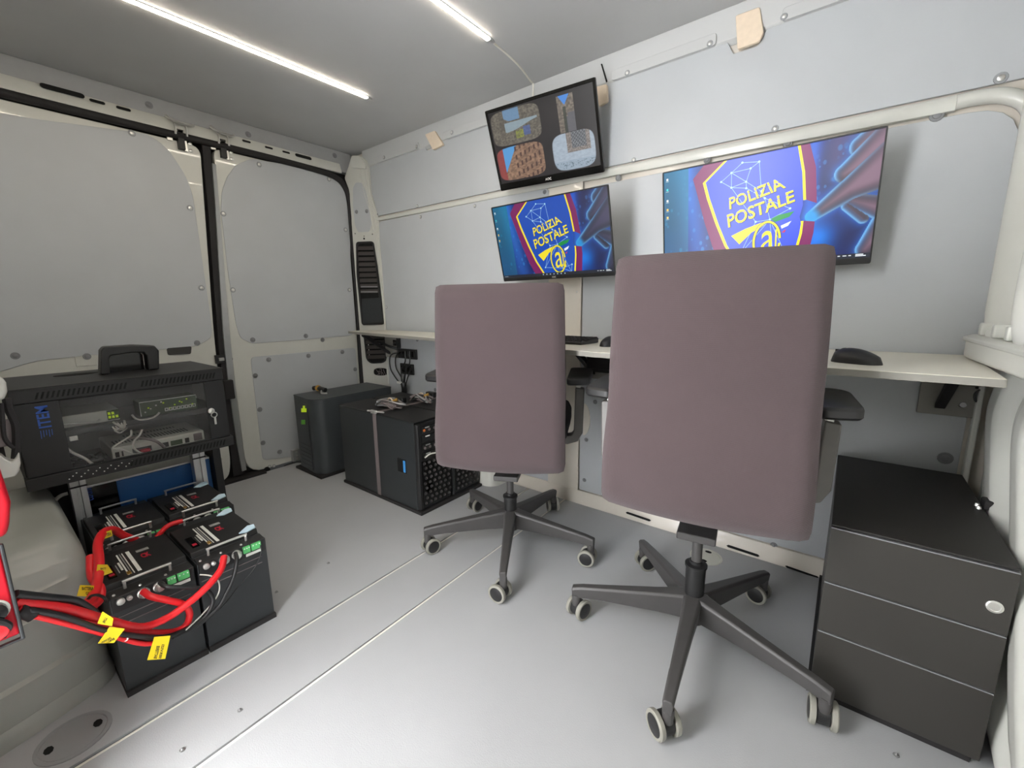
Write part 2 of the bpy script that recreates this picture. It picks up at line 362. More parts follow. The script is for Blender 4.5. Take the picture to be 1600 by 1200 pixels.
# seal around the door opening
seal = MB(); X0 = XR + 0.012
sp = [Vector((X0, -0.12, 1.706)), Vector((X0, 0.5, 1.709)), Vector((X0, 1.10, 1.713)), Vector((X0, 1.42, 1.708)), Vector((X0, 1.545, 1.69)), Vector((X0, 1.60, 1.645)), Vector((X0, 1.622, 1.57)), Vector((X0, 1.625, 1.4)), Vector((X0, 1.626, 1.0)), Vector((X0, 1.624, 0.6)), Vector((X0, 1.616, 0.2)), Vector((X0, 1.60, 0.03))]
seal.tube(sp, 0.0165, 'rubber', 10); struct('trim_6', seal)
DT = 0.035
def doorframe(n, pts, r):
    return struct(n, MB().prism(rnd([Vector((XR, y, z)) for y, z in pts], r), (-DT, 0, 0), 'paint'), bevel=0.004)
d1 = doorframe('door_1', [(-0.10, 0.01), (0.775, 0.01), (0.797, 0.10), (0.795, 0.7), (0.850, 1.69), (-0.10, 1.69)], [0, 0.14, 0.05, 0.2, 0.05, 0])
d2 = doorframe('door_2', [(0.865, 0.01), (0.865, 0.7), (0.905, 1.695), (1.56, 1.695), (1.60, 1.60), (1.615, 0.8), (1.60, 0.02)], [0.10, 0.3, 0.03, 0.08, 0.06, 0.3, 0])
def xpoly(pts, X=XR): return [px(x, y, X) for x, y in pts]
VX = (0.004, 0, 0)
lp = xpoly([(205, 206), (232, 210), (262, 232), (290, 275), (301, 305), (330, 505), (331, 528), (306, 541), (262, 545), (130, 556), (60, 563)])
lp = [Vector((XR, 0.04, 1.63))] + [Vector((XR, 0.3, 1.645))] + lp + [Vector((XR, 0.04, 0.68))]
obj('door_panel', MB().prism(rnd(lp, 0.03, 3), VX, 'panel'), d1, bevel=0.0015)
rp = xpoly([(345, 330), (346, 300), (354, 277), (368, 258), (392, 248), (440, 256), (522, 276), (540, 288), (545, 306), (547, 345), (547, 400), (556, 512), (550, 524), (470, 531), (393, 537), (375, 528), (368, 505), (355, 420)])
obj('door_panel', MB().prism(rnd(rp, 0.02, 3), VX, 'panel'), d2, bevel=0.0015)
lw = xpoly([(391, 558), (555, 543), (562, 640), (566, 700), (410, 719)])
obj('door_panel', MB().prism(rnd(lw, 0.025, 4), VX, 'panel'), d2, bevel=0.0015)
for d_, pts in ((d1, ((206, 208), (297, 325), (315, 450), (308, 536), (136, 557), (24, 556))), (d2, ((349, 334), (364, 453), (395, 531), (478, 525), (405, 257), (514, 280), (540, 359), (546, 453), (504, 531), (420, 562), (482, 556), (535, 550), (399, 587), (406, 640), (411, 692), (437, 706), (555, 577)))):
    for x, y in pts: rivet(d_, px(x, y, XR + 0.004), (1, 0, 0), 0.0085, 'rivetp' if y > 500 or x == 24 else 'steel')
ring_c = px(546, 560, XR + 0.0045)
obj('round_plug', MB().lathe([(0, .017), (.0008, .017), (.001, .014)], ring_c, (1, 0, 0), 'panel', 20), d2)
# meeting edges, rubber and latches between the doors
cs = struct('trim_7', MB().loft([[Vector((XR - 0.01 + dx, y + dy, z)) for dx, dy in ((0, -w_), (0.016, -w_), (0.016, w_), (0, w_))] for y, z, w_ in ((0.873, 1.70, .017), (0.862, 1.4, .016), (0.838, 1.0, .013), (0.822, 0.72, .010), (0.818, 0.4, .016), (0.826, 0.02, .026))], 'rubber'))
obj('metal_edge', MB().loft([[Vector((XR - 0.004 + dx, y + dy, z)) for dx, dy in ((0, -w_), (0.02, -w_), (0.012, w_), (0, w_))] for y, z, w_ in ((0.895, 1.62, .009), (0.885, 1.4, .010), (0.863, 1.0, .014), (0.853, 0.80, .016), (0.846, 0.55, .016), (0.846, 0.2, .014), (0.852, 0.04, .012))], 'alu'), cs)
for d_, X_, yy, zz in ((d1, 0, px(281, 222, XR).y, px(281, 222, XR).z), (d2, 0, px(347, 236, XR).y, px(347, 236, XR).z)):
    h = MB(); h.box((XR, yy - .012, zz - .035), (XR + .022, yy + .014, zz + .05), 'blackm'); h.box((XR, yy + .012, zz - .038), (XR + .01, yy + .026, zz + .012), 'steel')
    h.box((XR, yy - .05, zz - .005), (XR + .008, yy - .028, zz + .012), 'steel')
    la = obj('latch', h, d_, bevel=0.002)
    s_ = MB()
    for k in (-.022, .022): s_.tube([(XR + .03, yy + k, zz + .072), (XR + .038, yy + k, zz + .05), (XR + .034, yy + k, zz + .022)], .0045, 'steel', 6)
    s_.tube([(XR + .03, yy - .05, zz + .092), (XR + .038, yy - .03, zz + .078), (XR + .034, yy + .03, zz + .072), (XR + .03, yy + .055, zz + .080)], .006, 'steel', 6); obj('striker', s_, la)
    for k in (0.0, .03): obj('bolt', MB().lathe([(0, .008), (.004, .008), (.006, .004)], (XR, yy + .04, zz - .028 + k), (1, 0, 0), 'steel', 10), la)
c = px(344, 561, XR); h = MB().box((XR, c.y - .025, c.z - .022), (XR + .018, c.y + .018, c.z + .022), 'blackm').box((XR + .01, c.y - .012, c.z - .008), (XR + .024, c.y + .012, c.z + .008), 'steel'); obj('door_catch', h, d2, bevel=.002)
obj('plug', MB().lathe([(0, .016), (.003, .016), (.004, .012)], px(358, 561, XR), (1, 0, 0), 'rubber', 16), d2)
obj('handle_recess', MB().prism(rnd(xpoly([(260, 544), (299, 541), (298, 553), (262, 555)]), .008, 3), (.0045, 0, 0), 'cab'), d1)
c = px(135, 559, XR + .004); obj('clip_seat', MB().box((XR, c.y - .035, c.z - .035), (XR + .003, c.y + .03, c.z + .01), 'paint'), d1, bevel=.002)
c = px(355, 608, XR); obj('bump_stop', MB().box((XR - .005, c.y - .022, c.z - .05), (XR + .035, c.y + .022, c.z + .05), 'rubber'), cs, bevel=.004)
h = MB().box((0, 0, 0), (.03, .045, .07), 'alu', Matrix.Translation(px(455, 720, XR)) ); hg = obj('hinge', h, d2, bevel=.003)
for k in (.015, .035, .055): obj('bolt', MB().lathe([(0, .006), (.004, .006)], px(455, 720, XR) + Vector((.03, .022, k)), (1, 0, 0), 'steel', 8), hg)
obj('drain_hole', MB().lathe([(0, .018), (.003, .016)], px(417, 734, XR), (1, 0, 0), 'hole', 14), d2)
for x, y in ((421, 729), (428, 728)): rivet(d2, px(x, y, XR), (1, 0, 0), .006, 'steel')
obj('sill_rubber', MB().box((XR - .03, 0.60, 0), (XR + .045, 0.95, .012), 'rubber'), cs)
# ---- rear corner pillar (slanting between door opening and desk wall)
PA = Vector((XR + 0.004, 1.610, 0)); PB = Vector((-2.335, WY, 0)); PU = (PB - PA).normalized(); PN = Vector((PU.y, -PU.x, 0))
if PN.dot(CAM - PA) < 0: PN = -PN
def pp(x, y, o=0.0): return onp(x, y, PA + PN * o, PN)
def ppoly(pts, o=0.0): return [pp(x, y, o) for x, y in pts]
pil = ppoly([(545, 258), (549, 243), (563, 243), (573, 252), (575, 268), (578, 300), (592, 343), (593, 380), (598, 430), (604, 500), (609, 600), (611, 640), (568, 660), (566, 600), (558, 520), (550, 400), (549, 340), (545, 296), (538, 278)])
p_ = struct('trim_8', MB().prism(rnd(pil, .012, 3), -PN * 0.05, 'paint'), bevel=.004)
obj('roof_bracket', MB().prism(rnd(ppoly([(549, 262), (550, 243), (561, 243), (571, 256), (571, 264)], .012), .008, 3), -PN * .02, 'paint'), p_, bevel=.004)
# raised fold at the wall side of the pillar
fo = [(571, 262), (576, 300), (585, 330), (591, 365), (593, 400), (598, 450), (604, 520), (608, 600)]
obj('pillar_fold', MB().tube([pp(x - 1.5, y, .004) for x, y in fo], .006, 'paint', 8), p_)
obj('pillar_fold', MB().tube([pp(x - 8 if y < 300 else x - 7, y, .001) for x, y in fo[:4]], .003, 'paint', 6), p_)
obj('pillar_panel', MB().prism(rnd(ppoly([(552, 293), (557, 285), (566, 286), (572, 300), (577, 325), (581, 350), (577, 362), (560, 363), (555, 352), (552, 320)]), .012, 3), PN * .003, 'panel'), p_)
for x, y in ((557, 331), (573, 330)): rivet(p_, pp(x, y, .003), PN, .0075, 'rivetp')
for x, y, r in ((555, 365, .0035), (582, 366, .0035), (569, 369, .003), (569, 373, .006)): obj('hole', MB().lathe([(0, r), (.0015, r)], pp(x, y), PN, 'hole', 10), p_)
def grille(label, outer, rows, lid=None):
    t = thing('vent_grille', label, 'vent', pp(*outer[0]), group='black vent grilles in the rear corner pillar')
    obj('backing', MB().prism(rnd(ppoly(outer, 0.0), .02, 4), PN * .005, 'hole'), t)
    cen = Vector((sum(p[0] for p in outer), sum(p[1] for p in outer), 0)) / len(outer)
    inn = [((p[0] - cen.x) * .84 + cen.x, (p[1] - cen.y) * .95 + cen.y) for p in outer]
    obj('frame', MB().ring(rnd(ppoly(outer, .005), .02, 4), rnd(ppoly(inn, .005), .015, 4), PN * .007, 'black'), t, bevel=.0015)
    for (a, y0), (b2, y1) in rows:
        A = pp(a, y0, .006); B = pp(b2, y1, .006); dz = Vector((0, 0, .011))
        obj('slat', MB().prism([A - dz, B - dz, B + dz - PN * .005, A + dz - PN * .005], PN * .007, 'slat'), t, bevel=.001)
    if lid: obj('flap', MB().prism(rnd(ppoly(lid, .006), .006, 3), PN * .008, 'server'), t, bevel=.002)
    return t
rows = []
for k in range(9):
    y = 388 + k * 8.4; xl = 559 + (y - 380) * .062; xr = 583.5 + (y - 380) * .105; rows.append(((xl, y), (xr, y - .5)))
vg = grille('tall black louvred vent grille in the white corner pillar above the desk', [(557, 378), (584, 377), (590, 415), (601, 507), (566, 508), (558, 430)], rows, [(566, 467), (595, 465), (599, 504), (568, 506)])
for y in (448, 456): obj('bright_slat', MB().prism(ppoly([(564, y - 1), (590, y - 1), (590, y + 1), (564, y + 1)], .013), PN * .002, 'rivet'), vg)
rows = [((571.5 + k * .8, 527 + k * 7.8), (602 + k * .5, 526 + k * 7.8)) for k in range(5)]
vg2 = grille('short black louvred vent grille in the white corner pillar below the desk', [(568, 518), (603, 517), (605, 562), (599, 567), (580, 568), (573, 562)], rows)
for k in range(4): obj('stud', MB().lathe([(0, .004), (.003, .003)], pp(575 + k * .7, 531 + k * 7.8, .013), PN, 'steel', 8), vg2)
ov = [(595 + 11.5 * math.copysign(abs(math.cos(t)) ** .7, math.cos(t)), 581 + 6.5 * math.copysign(abs(math.sin(t)) ** .7, math.sin(t))) for t in [2 * math.pi * k / 20 for k in range(20)]]
obj('oval_hole', MB().prism(ppoly(ov, 0), PN * .0015, 'hole'), p_)
obj('hole_rim', MB().tube([pp(x, y, .003) for x, y in ov + ov[:1]], .003, 'paint', 6, 2), p_)
cw = MB()
for k in range(5): cw.tube([pp(587 + k * 3, 577 + (k % 2) * 4, .002), pp(592 + k * 2, 583 - (k % 3) * 3, .004), pp(589 + k * 3.4, 586, .002)], .002, 'gcable', 5)
obj('wiring', cw, p_)
# ---- front partition with pressed ribs
def ys(z):
    for (za, a), (zb, b2) in zip(YS, YS[1:]):
        if z <= zb: return a + (b2 - a) * (z - za) / (zb - za)
    return YS[-1][1]
YS = [(0, 1.20), (.10, 1.25), (.20, 1.34), (.38, 1.455), (.45, 1.50), (.60, 1.60), (.66, 1.625), (.74, 1.55), (.80, 1.60), (.86, 1.70), (1.9, 1.70)]
def rib(d, c, w_): return math.exp(-((d - c) / w_) ** 2)
g = []; zs = [i * 1.85 / 111 for i in range(112)]; dl = [-.50, -.30, -.15, -.06] + [-.04 + .01 * i for i in range(40)] + [.38 + .08 * i for i in range(20)]
def yss(z): return sum(ys(max(0, z + k * .018)) for k in (-2, -1, 0, 1, 2)) / 5
for z in zs:
    row = []; e = yss(z)
    for d in dl:
        y = min(1.70, e - d); t = max(0, min(1, (d + .03) / .05)); t = t * t * (3 - 2 * t)
        s1 = max(0, min(1, (z - .755) / .05)); low = max(0, min(1, (.14 - z) / .14))
        face = .30 + (.287 - .30) * s1 + .05 * min(max(d, 0), .9) + .035 * low
        face -= .020 * rib(d, .075, .026) - .020 * rib(d, .15, .030) + .026 * rib(d, .29, .040) - .014 * rib(d, .38, .03)
        if z < .78: face = max(face, .298)
        row.append(Vector((.365 * (1 - t) + face * t, max(y, -.33), z)))
    g.append(row)
struct('wall_front', MB().loft(g, 'paint', cap=False, closed=False), ang=80)
# ledge bracket and vertical channels on the partition
lg = MB().prism(rnd([Vector((0.236, 1.560, .775)), Vector((.262, 1.66, .775)), Vector((.40, 1.66, .775)), Vector((.42, .95, .775)), Vector((.262, .95, .775))], [.01, 0, 0, 0, 0], 3), (0, 0, .052), 'paint')
lge = struct('trim_9', lg, bevel=.010, seg=3)
obj('ledge_lip', MB().prism([Vector((0.230, 1.560, .818)), Vector((.258, 1.655, .818)), Vector((.275, 1.655, .818)), Vector((.275, .95, .818)), Vector((.256, .95, .818))], (0, 0, .012), 'paint'), lge, bevel=.004)
for y in (1.60, 1.50, 1.41): obj('ledge_post', MB().box((.262 + (1.6 - y) * .05, y - .018, .83), (.30, y + .006, .862), 'paint'), lge, bevel=.004)
ch = struct('trim_10', MB().box((.292, 1.655, 0), (.305, 1.684, .77), 'paint').box((.322, 1.60, 0), (.345, 1.625, .77), 'paint'), bevel=.004)
rivet(ch, Vector((.342, 1.50, .50)), (-1, 0, 0), .008, 'rivetp')

# ================================================================== lights on the ceiling
def led(label, a, b2):
    t = thing('led_strip_light', label, 'light', (a + b2) / 2, group=None)
    d = (b2 - a).normalized(); s_ = Vector((-d.y, d.x, 0))
    obj('diffuser', MB().prism([a - s_ * .007, a + s_ * .007, b2 + s_ * .007, b2 - s_ * .007], (0, 0, -.006), 'led'), t)
    obj('channel', MB().prism([a - s_ * .010 - d * .01, a + s_ * .010 - d * .01, b2 + s_ * .010 + d * .01, b2 - s_ * .010 + d * .01], (0, 0, -.0025), 'alu'), t)
    obj('end_cap', MB().box((-.008, -.012, -.007), (.008, .012, 0), 'alu', Matrix.Translation(b2 + d * .006)), t)
led('long warm LED strip on the ceiling, nearer the rear doors', Vector((-1.84, .0, ZC)), Vector((-1.82, 1.295, ZC)))
led('short visible warm LED strip on the ceiling in front of the camera-view monitor', Vector((-1.10, .0, ZC)), Vector((-1.112, 1.315, ZC)))
o = obj('cable_trunking', MB().tube([(-1.112, 1.33, ZC - .002), (-1.13, 1.5, ZC - .002), (-1.165, 1.64, ZC - .002), (-1.17, 1.666, ZC - .006), (-1.17, 1.662, 1.78)], .0035, 'strip', 6))
tag(o, 'thin white cable trunking running from the LED strip end to the wall', 'cable')

# ================================================================== DRAWER CABINET
cb = thing('drawer_cabinet', 'low anthracite steel drawer cabinet with three drawers and a key lock', 'cabinet', (.155, 1.4, 0))
cx0, cx1, cy0, cy1, ch_ = .014, .292, 1.130, 1.66, .440
obj('body', MB().box((cx0 + .001, cy0, .012), (cx1 - .001, cy1, ch_ - .006), 'cabt'), cb, bevel=.002)
obj('top', MB().box((cx0, cy0 - .016, ch_ - .005), (cx1, cy1, ch_), 'cabt'), cb, bevel=.002)
obj('plinth', MB().box((cx0 - .006, cy0 - .006, 0), (cx1 - .01, cy1, .014), 'rubber'), cb)
zs_ = [(.302, .430), (.178, .298), (.020, .174)]
for i, (za, zb) in enumerate(zs_):
    dr = obj('drawer', MB().box((cx0, cy0 - .017, za), (cx1, cy0, zb), 'cab'), cb, bevel=.0015)
    obj('grip_edge', MB().box((cx0 + .001, cy0 - .0172, zb), (cx1 - .001, cy0 - .004, zb + .0022), 'rivetp'), dr)
    if i == 0:
        c = py(1554, 948, cy0 - .017)
        lk = MB().lathe([(0, .012), (.002, .012), (.003, .0105), (.0032, .008), (.002, .0075), (.0025, .002)], c, (0, -1, 0), 'steel', 24); obj('lock', lk, dr)
t = thing('cable_clamp', 'small black cable clamp with shiny screws lying on the cabinet top by the partition', 'clamp', pz(1545, 795, ch_))
c = pz(1545, 795, ch_); obj('body', MB().box(c + Vector((-.012, -.015, 0)), c + Vector((.008, .02, .022)), 'rubber'), t, bevel=.004)
for k in (-.012, .006): obj('screw', MB().lathe([(0, .005), (.006, .004)], c + Vector((-.018, k, 0)), (0, 0, 1), 'steel', 8), t)

# ================================================================== DESK
dz = .772
dk = thing('wall_desk', 'narrow cream laminate desk board fixed along the wall, tapering towards the rear doors', 'desk', (-1.0, 1.55, dz))
dp = [(-2.470, 1.500), (-1.535, 1.372), (-.62, 1.215), (.245, 1.200), (.262, 1.56), (.262, WY - .012), (-2.34, WY - .012), (-2.42, 1.60)]
obj('board', MB().prism([Vector((x, y, dz)) for x, y in dp], (0, 0, -.017), 'desk'), dk, bevel=.0015)
ed = MB()
for (a, b2) in zip(dp[:3], dp[1:4]):
    A = Vector((a[0], a[1], dz - .0015)); B = Vector((b2[0], b2[1], dz - .0015)); n = Vector(((B - A).y, -(B - A).x, 0)).normalized() * .0015
    ed.prism([A, B, B + n, A + n], (0, 0, -.0145), 'edge')
ed.prism([Vector((.245, 1.2, dz - .0015)), Vector((.2655, 1.56, dz - .0015)), Vector((.267, 1.56, dz - .0015)), Vector((.2465, 1.2, dz - .0015))], (0, 0, -.0145), 'edge')
obj('edge_band', ed, dk)
def bracket(x, lab, col='rubber'):
    br = obj('folding_bracket', MB().box((x - .045, WY - .014, .60), (x + .075, WY - .001, .752), 'edge'), dk, bevel=.002)  # plate in the darker edge grey, under-desk shadow put into its colour
    obj('strut', MB().prism([Vector((x - .01, WY - .014, .635)), Vector((x - .01, WY - .014, .618)), Vector((x - .01, WY - .20, .745)), Vector((x - .01, WY - .20, .755)), Vector((x - .01, WY - .17, .755))], (.022, 0, 0), col), br, bevel=.002)
    obj('bolt', MB().lathe([(0, .008), (.004, .007)], Vector((x + .045, WY - .014, .635)), NY, 'rivet', 10), br)
bracket(.225, '')
bracket(-.86, '')
bracket(-2.30, '')
t = thing('cable_tray', 'black box under the desk beside the slanting bracket arm', 'tray', (-.68, 1.6, .70))
obj('tray', MB().box((-.80, 1.50, .66), (-.40, 1.60, .754), 'rubber'), t, bevel=.003); obj('lip', MB().box((-.80, 1.495, .66), (-.40, 1.50, .672), 'black'), t)
# black cord curl by the partition, screws
o = obj('cord', MB().tube([py(1517, 606), py(1533, 607, 1.66), py(1524, 615, 1.66), py(1524, 625, 1.66), py(1530, 629, 1.66)], .003, 'bcable', 8)); tag(o, 'short black curled cord under the right end of the desk', 'cord')

# ------------------------------------------------------------------ keyboard and mice
kt = Matrix.Translation(Vector((-.955, 1.47, dz))) @ Matrix.Rotation(math.radians(-3), 4, 'Z')
kb = thing('keyboard', 'black computer keyboard on the desk behind the smaller-looking chair', 'keyboard', T=kt)
obj('case', MB().prism([Vector((-.19, -.065, 0)), Vector((-.19, .065, 0)), Vector((-.19, .065, .020)), Vector((-.19, -.065, .011))], (.38, 0, 0), 'black'), kb, local=True, bevel=.004)
keym = {}
for r_ in range(5):
    x = -.182
    while x < .18:
        wd = .0165
        if r_ == 0 and abs(x + .08) < .009: wd = .095
        if wd not in keym:
            keym[wd] = obj('key', MB().loft([[Vector((a * k, b2 * k2, h)) for a, b2 in ((0, 0), (1, 0), (1, 1), (0, 1))] for k, k2, h in ((wd - .002, .016, 0), (wd - .004, .0145, .005))], 'rubber'), kb, local=True); o = keym[wd]
        else:
            o = keym[wd].copy(); COL.objects.link(o); o.parent = kb
        y = -.058 + r_ * .0235
        o.location = (x, y, .0112 + (y + .065) * .069); x += wd + .0015
def mouse(lab, loc, rz, s_=1.0):
    T = Matrix.Translation(Vector(loc)) @ Matrix.Rotation(rz, 4, 'Z') @ Matrix.Scale(s_, 4)
    t = thing('computer_mouse', lab, 'mouse', T=T, group='black mice on the desk')
    pr = []
    for i in range(13):
        u = i / 12; y = -.052 + .104 * u; wd = .031 * (max(0, 1 - abs(2 * u - 1) ** 2.6)) ** .5 * (1 - .10 * math.sin(math.pi * u)); h = .036 * math.sin(math.pi * min(1, .12 + .80 * (1 - u) ** .8)) ** .7 if 0 < i < 12 else .004
        wd = max(wd, .004)
        pr.append([Vector((wd * math.cos(a), y, max(0, h * math.sin(a) ** .8 if math.sin(a) > 0 else 0))) for a in [math.pi * k / 12 for k in range(13)]])
    obj('body', MB().loft(pr, 'blackg' if s_ > 1 else 'black'), t, local=True)
    obj('scroll_wheel', MB().cyl((-.003, .026, .025), (.003, .026, .025), .010, 'rubber', n=14), t, local=True)
    obj('button_gap', MB().box((-.0006, .018, .020), (.0006, .046, .0305), 'hole'), t, local=True)
    return t
mouse('black computer mouse alone near the right end of the desk', (.022, 1.325, dz), math.radians(68), 1.0)
mouse('small black computer mouse between the two chairs, beside the keyboard', (-.672, 1.425, dz), math.radians(5), .95)

# ================================================================== SCREENS
class Canvas:
    """flat picture made of coloured pieces; u to the right, v down, each layer a hair in front of the last"""
    def __init__(s, w_, h_): s.w = w_; s.h = h_; s.v = []; s.f = []; s.c = []; s.l = 0
    def P(s, u, v): return ((u - .5) * s.w, -s.l * .00006, (.5 - v) * s.h)
    def grid(s, fn, nx, ny):
        u = (np.arange(nx) + .5) / nx; v = (np.arange(ny) + .5) / ny; U, V = np.meshgrid(u, v); C = np.clip(fn(U, V), 0, 255)
        o = len(s.v)
        for j in range(ny + 1):
            for i in range(nx + 1): s.v.append(s.P(i / nx, j / ny))
        for j in range(ny):
            for i in range(nx):
                a = o + j * (nx + 1) + i; s.f.append((a, a + nx + 1, a + nx + 2, a + 1)); s.c.append(tuple(C[j, i]))
        s.l += 1
    def poly(s, pts, c):
        o = len(s.v); s.v += [s.P(*p) for p in pts]; s.f.append(tuple(range(o, o + len(pts)))); s.c.append(c); s.l += 1
    def line(s, pts, wd, c, close=False):
        if close: pts = pts + pts[:1]
        a = s.w / s.h
        for p, q in zip(pts, pts[1:]):
            dx, dy = (q[0] - p[0]) * a, q[1] - p[1]; L = math.hypot(dx, dy) or 1; nx, ny = -dy / L * wd / 2 / a, dx / L * wd / 2
            o = len(s.v); s.v += [s.P(*t) for t in ((p[0] + nx, p[1] + ny), (q[0] + nx, q[1] + ny), (q[0] - nx, q[1] - ny), (p[0] - nx, p[1] - ny))]; s.f.append((o, o + 1, o + 2, o + 3)); s.c.append(c)
        s.l += 1
    def dots(s, pts, r, c):
        for p in pts: s.poly([(p[0] + r * math.cos(t) * s.h / s.w, p[1] + r * math.sin(t)) for t in [2 * math.pi * k / 8 for k in range(8)]], c); s.l -= 1
        s.l += 1
    def text(s, body, quad, c, bold=0.0):
        uv, fs = text_mesh(body, bold); o = len(s.v)
        for a, b2 in uv:
            x = (quad[0][0] * (1 - a) + quad[1][0] * a) * (1 - b2) + (quad[3][0] * (1 - a) + quad[2][0] * a) * b2
            y = (quad[0][1] * (1 - a) + quad[1][1] * a) * (1 - b2) + (quad[3][1] * (1 - a) + quad[2][1] * a) * b2
            s.v.append(s.P(x, y))
        for f in fs: s.f.append(tuple(o + k for k in f)); s.c.append(c)
        s.l += 1
    def build(s, parent, off, dim=1.0):
        me = bpy.data.meshes.new('screen_picture'); me.from_pydata([(x + off[0], y + off[1], z + off[2]) for x, y, z in s.v], [], s.f)
        me.materials.append(M['screen']); at = me.color_attributes.new('Col', 'FLOAT_COLOR', 'CORNER')
        cnt = np.array([len(f) for f in s.f]); C = np.array(s.c, float) / 255 * dim ** (1 / 2.2); C = np.where(C <= .04045, C / 12.92, ((C + .055) / 1.055) ** 2.4)
        C = np.concatenate([C, np.ones((len(C), 1))], 1); at.data.foreach_set('color', np.repeat(C, cnt, axis=0).ravel())
        o = bpy.data.objects.new('screen_picture', me); COL.objects.link(o); o.parent = parent; MW[o.as_pointer()] = MW[parent.as_pointer()]; return o
def vnoise(U, V, s, seed):
    rg = np.random.RandomState(seed); n = int(s) + 3; G = rg.rand(n, n)
    x = U * s; y = V * s; i = x.astype(int); j = y.astype(int); fx = x - i; fy = y - j; fx = fx * fx * (3 - 2 * fx); fy = fy * fy * (3 - 2 * fy)
    return (G[j, i] * (1 - fx) + G[j, i + 1] * fx) * (1 - fy) + (G[j + 1, i] * (1 - fx) + G[j + 1, i + 1] * fx) * fy
def mixc(C, col, k): return C * (1 - k[..., None]) + np.array(col, float) * k[..., None]
def sst(a, b2, x): t = np.clip((x - a) / (b2 - a), 0, 1); return t * t * (3 - 2 * t)
def seg(X, Y, a, b2, ra, rb):
    dx, dy = b2[0] - a[0], b2[1] - a[1]; t = np.clip(((X - a[0]) * dx + (Y - a[1]) * dy) / (dx * dx + dy * dy), 0, 1)
    return np.hypot(X - a[0] - t * dx, Y - a[1] - t * dy) - (ra + (rb - ra) * t)
def wallpaper(U, V, pink=0.0):
    A = 1.778; X = U * A; Y = V
    C = np.ones(U.shape + (3,)) * np.array((8, 20, 64.))
    C = mixc(C, (18, 40, 120), vnoise(U, V, 6, 3) * .8)
    g = np.exp(-((X - (.22 + .16 * V)) / .13) ** 2) * (1 - .5 * V); C = mixc(C, (40, 130, 235), g * .8)
    C = mixc(C, (12, 120, 225), np.exp(-((X - 1.38) ** 2 + (Y - .80) ** 2) / .022) * .95)
    C = mixc(C, (30, 100, 220), np.exp(-((X - 1.31) / .06) ** 2) * .75)
    C = mixc(C, np.array((26, 24, 66.)) + np.array((80, 62, 60.)) * pink, sst(1.33, 1.5, X) * (1 - sst(.25, .55, Y)) * .85)
    C = mixc(C, (26, 22, 66), sst(1.45, 1.7, X) * sst(.6, .9, Y) * .8)
    rg = np.random.RandomState(5)
    for k in range(70):
        bx = rg.uniform(.02, .62) if k < 45 else rg.uniform(1.32, 1.6); by = rg.uniform(0, 1) if k < 45 else rg.uniform(0, .5); r = rg.uniform(.008, .022)
        C = mixc(C, (60, 150, 215), (1 - sst(r * .6, r, np.hypot(X - bx, (Y - by) * .7))) * rg.uniform(.1, .5))
    # pointing hand lit from behind: fingers as dark forms with a bright rim
    hand = np.array((70, 66, 100.)) + np.array((104, 62, 40.)) * pink
    parts = [[((1.64, .10), (1.95, -.10), .085, .16)], [((1.545, .29), (1.95, .03), .075, .20)], [((1.74, .93), (1.95, .60), .070, .15)], [((1.585, .555), (1.70, .675), .045, .042), ((1.62, .52), (1.80, .60), .06, .09)], [((1.335, .61), (1.58, .425), .050, .092), ((1.58, .425), (1.95, .20), .092, .20)]]
    D = [np.min(np.stack([seg(X, Y, *f_) for f_ in p_]), 0) for p_ in parts]
    allD = np.min(np.stack(D), 0)
    C = mixc(C, (30, 120, 215), np.exp(-np.clip(allD, 0, 9) / .035) * .55)
    for i, d in enumerate(D):
        gy, gx = np.gradient(d); up_ = (-gx - gy * .4) / (np.hypot(gx, gy) + 1e-6)
        low = (gy * 1.0 - gx * .3) / (np.hypot(gx, gy) + 1e-6) if i in (3, 4) else 0 * d
        ins = 1 - sst(-.003, .003, d); depth = np.clip(-d / .10, 0, 1)
        C = mixc(C, hand * .42, ins); C = mixc(C, hand * .95, ins * sst(.15, 1, depth) * .85)
        rimk = (.2 + .8 * np.clip(np.maximum(up_, low), 0, 1)) * np.clip(1.05 - (X - parts[i][0][0][0]) / (.26 if i < 3 else .55), .12, 1)
        C = mixc(C, (130, 205, 245), ins * np.exp(-((d + .004) / .014) ** 2) * rimk * .9)
        C = mixc(C, (70, 130, 200), ins * np.exp(-((d + .01) / .035) ** 2) * rimk * .5)
    C = mixc(C, (30, 150, 225), (1 - sst(.03, .10, np.hypot(X - 1.325, Y - .615))) * (D[4] < 0) * .9)
    C = mixc(C, hand * .8 + 25, sst(1.5, 1.8, X) * (1 - sst(0, .8, Y)) * .40)
    C = mixc(C, (14, 116, 142), (U < .143) * (.75 - .25 * V))
    return C
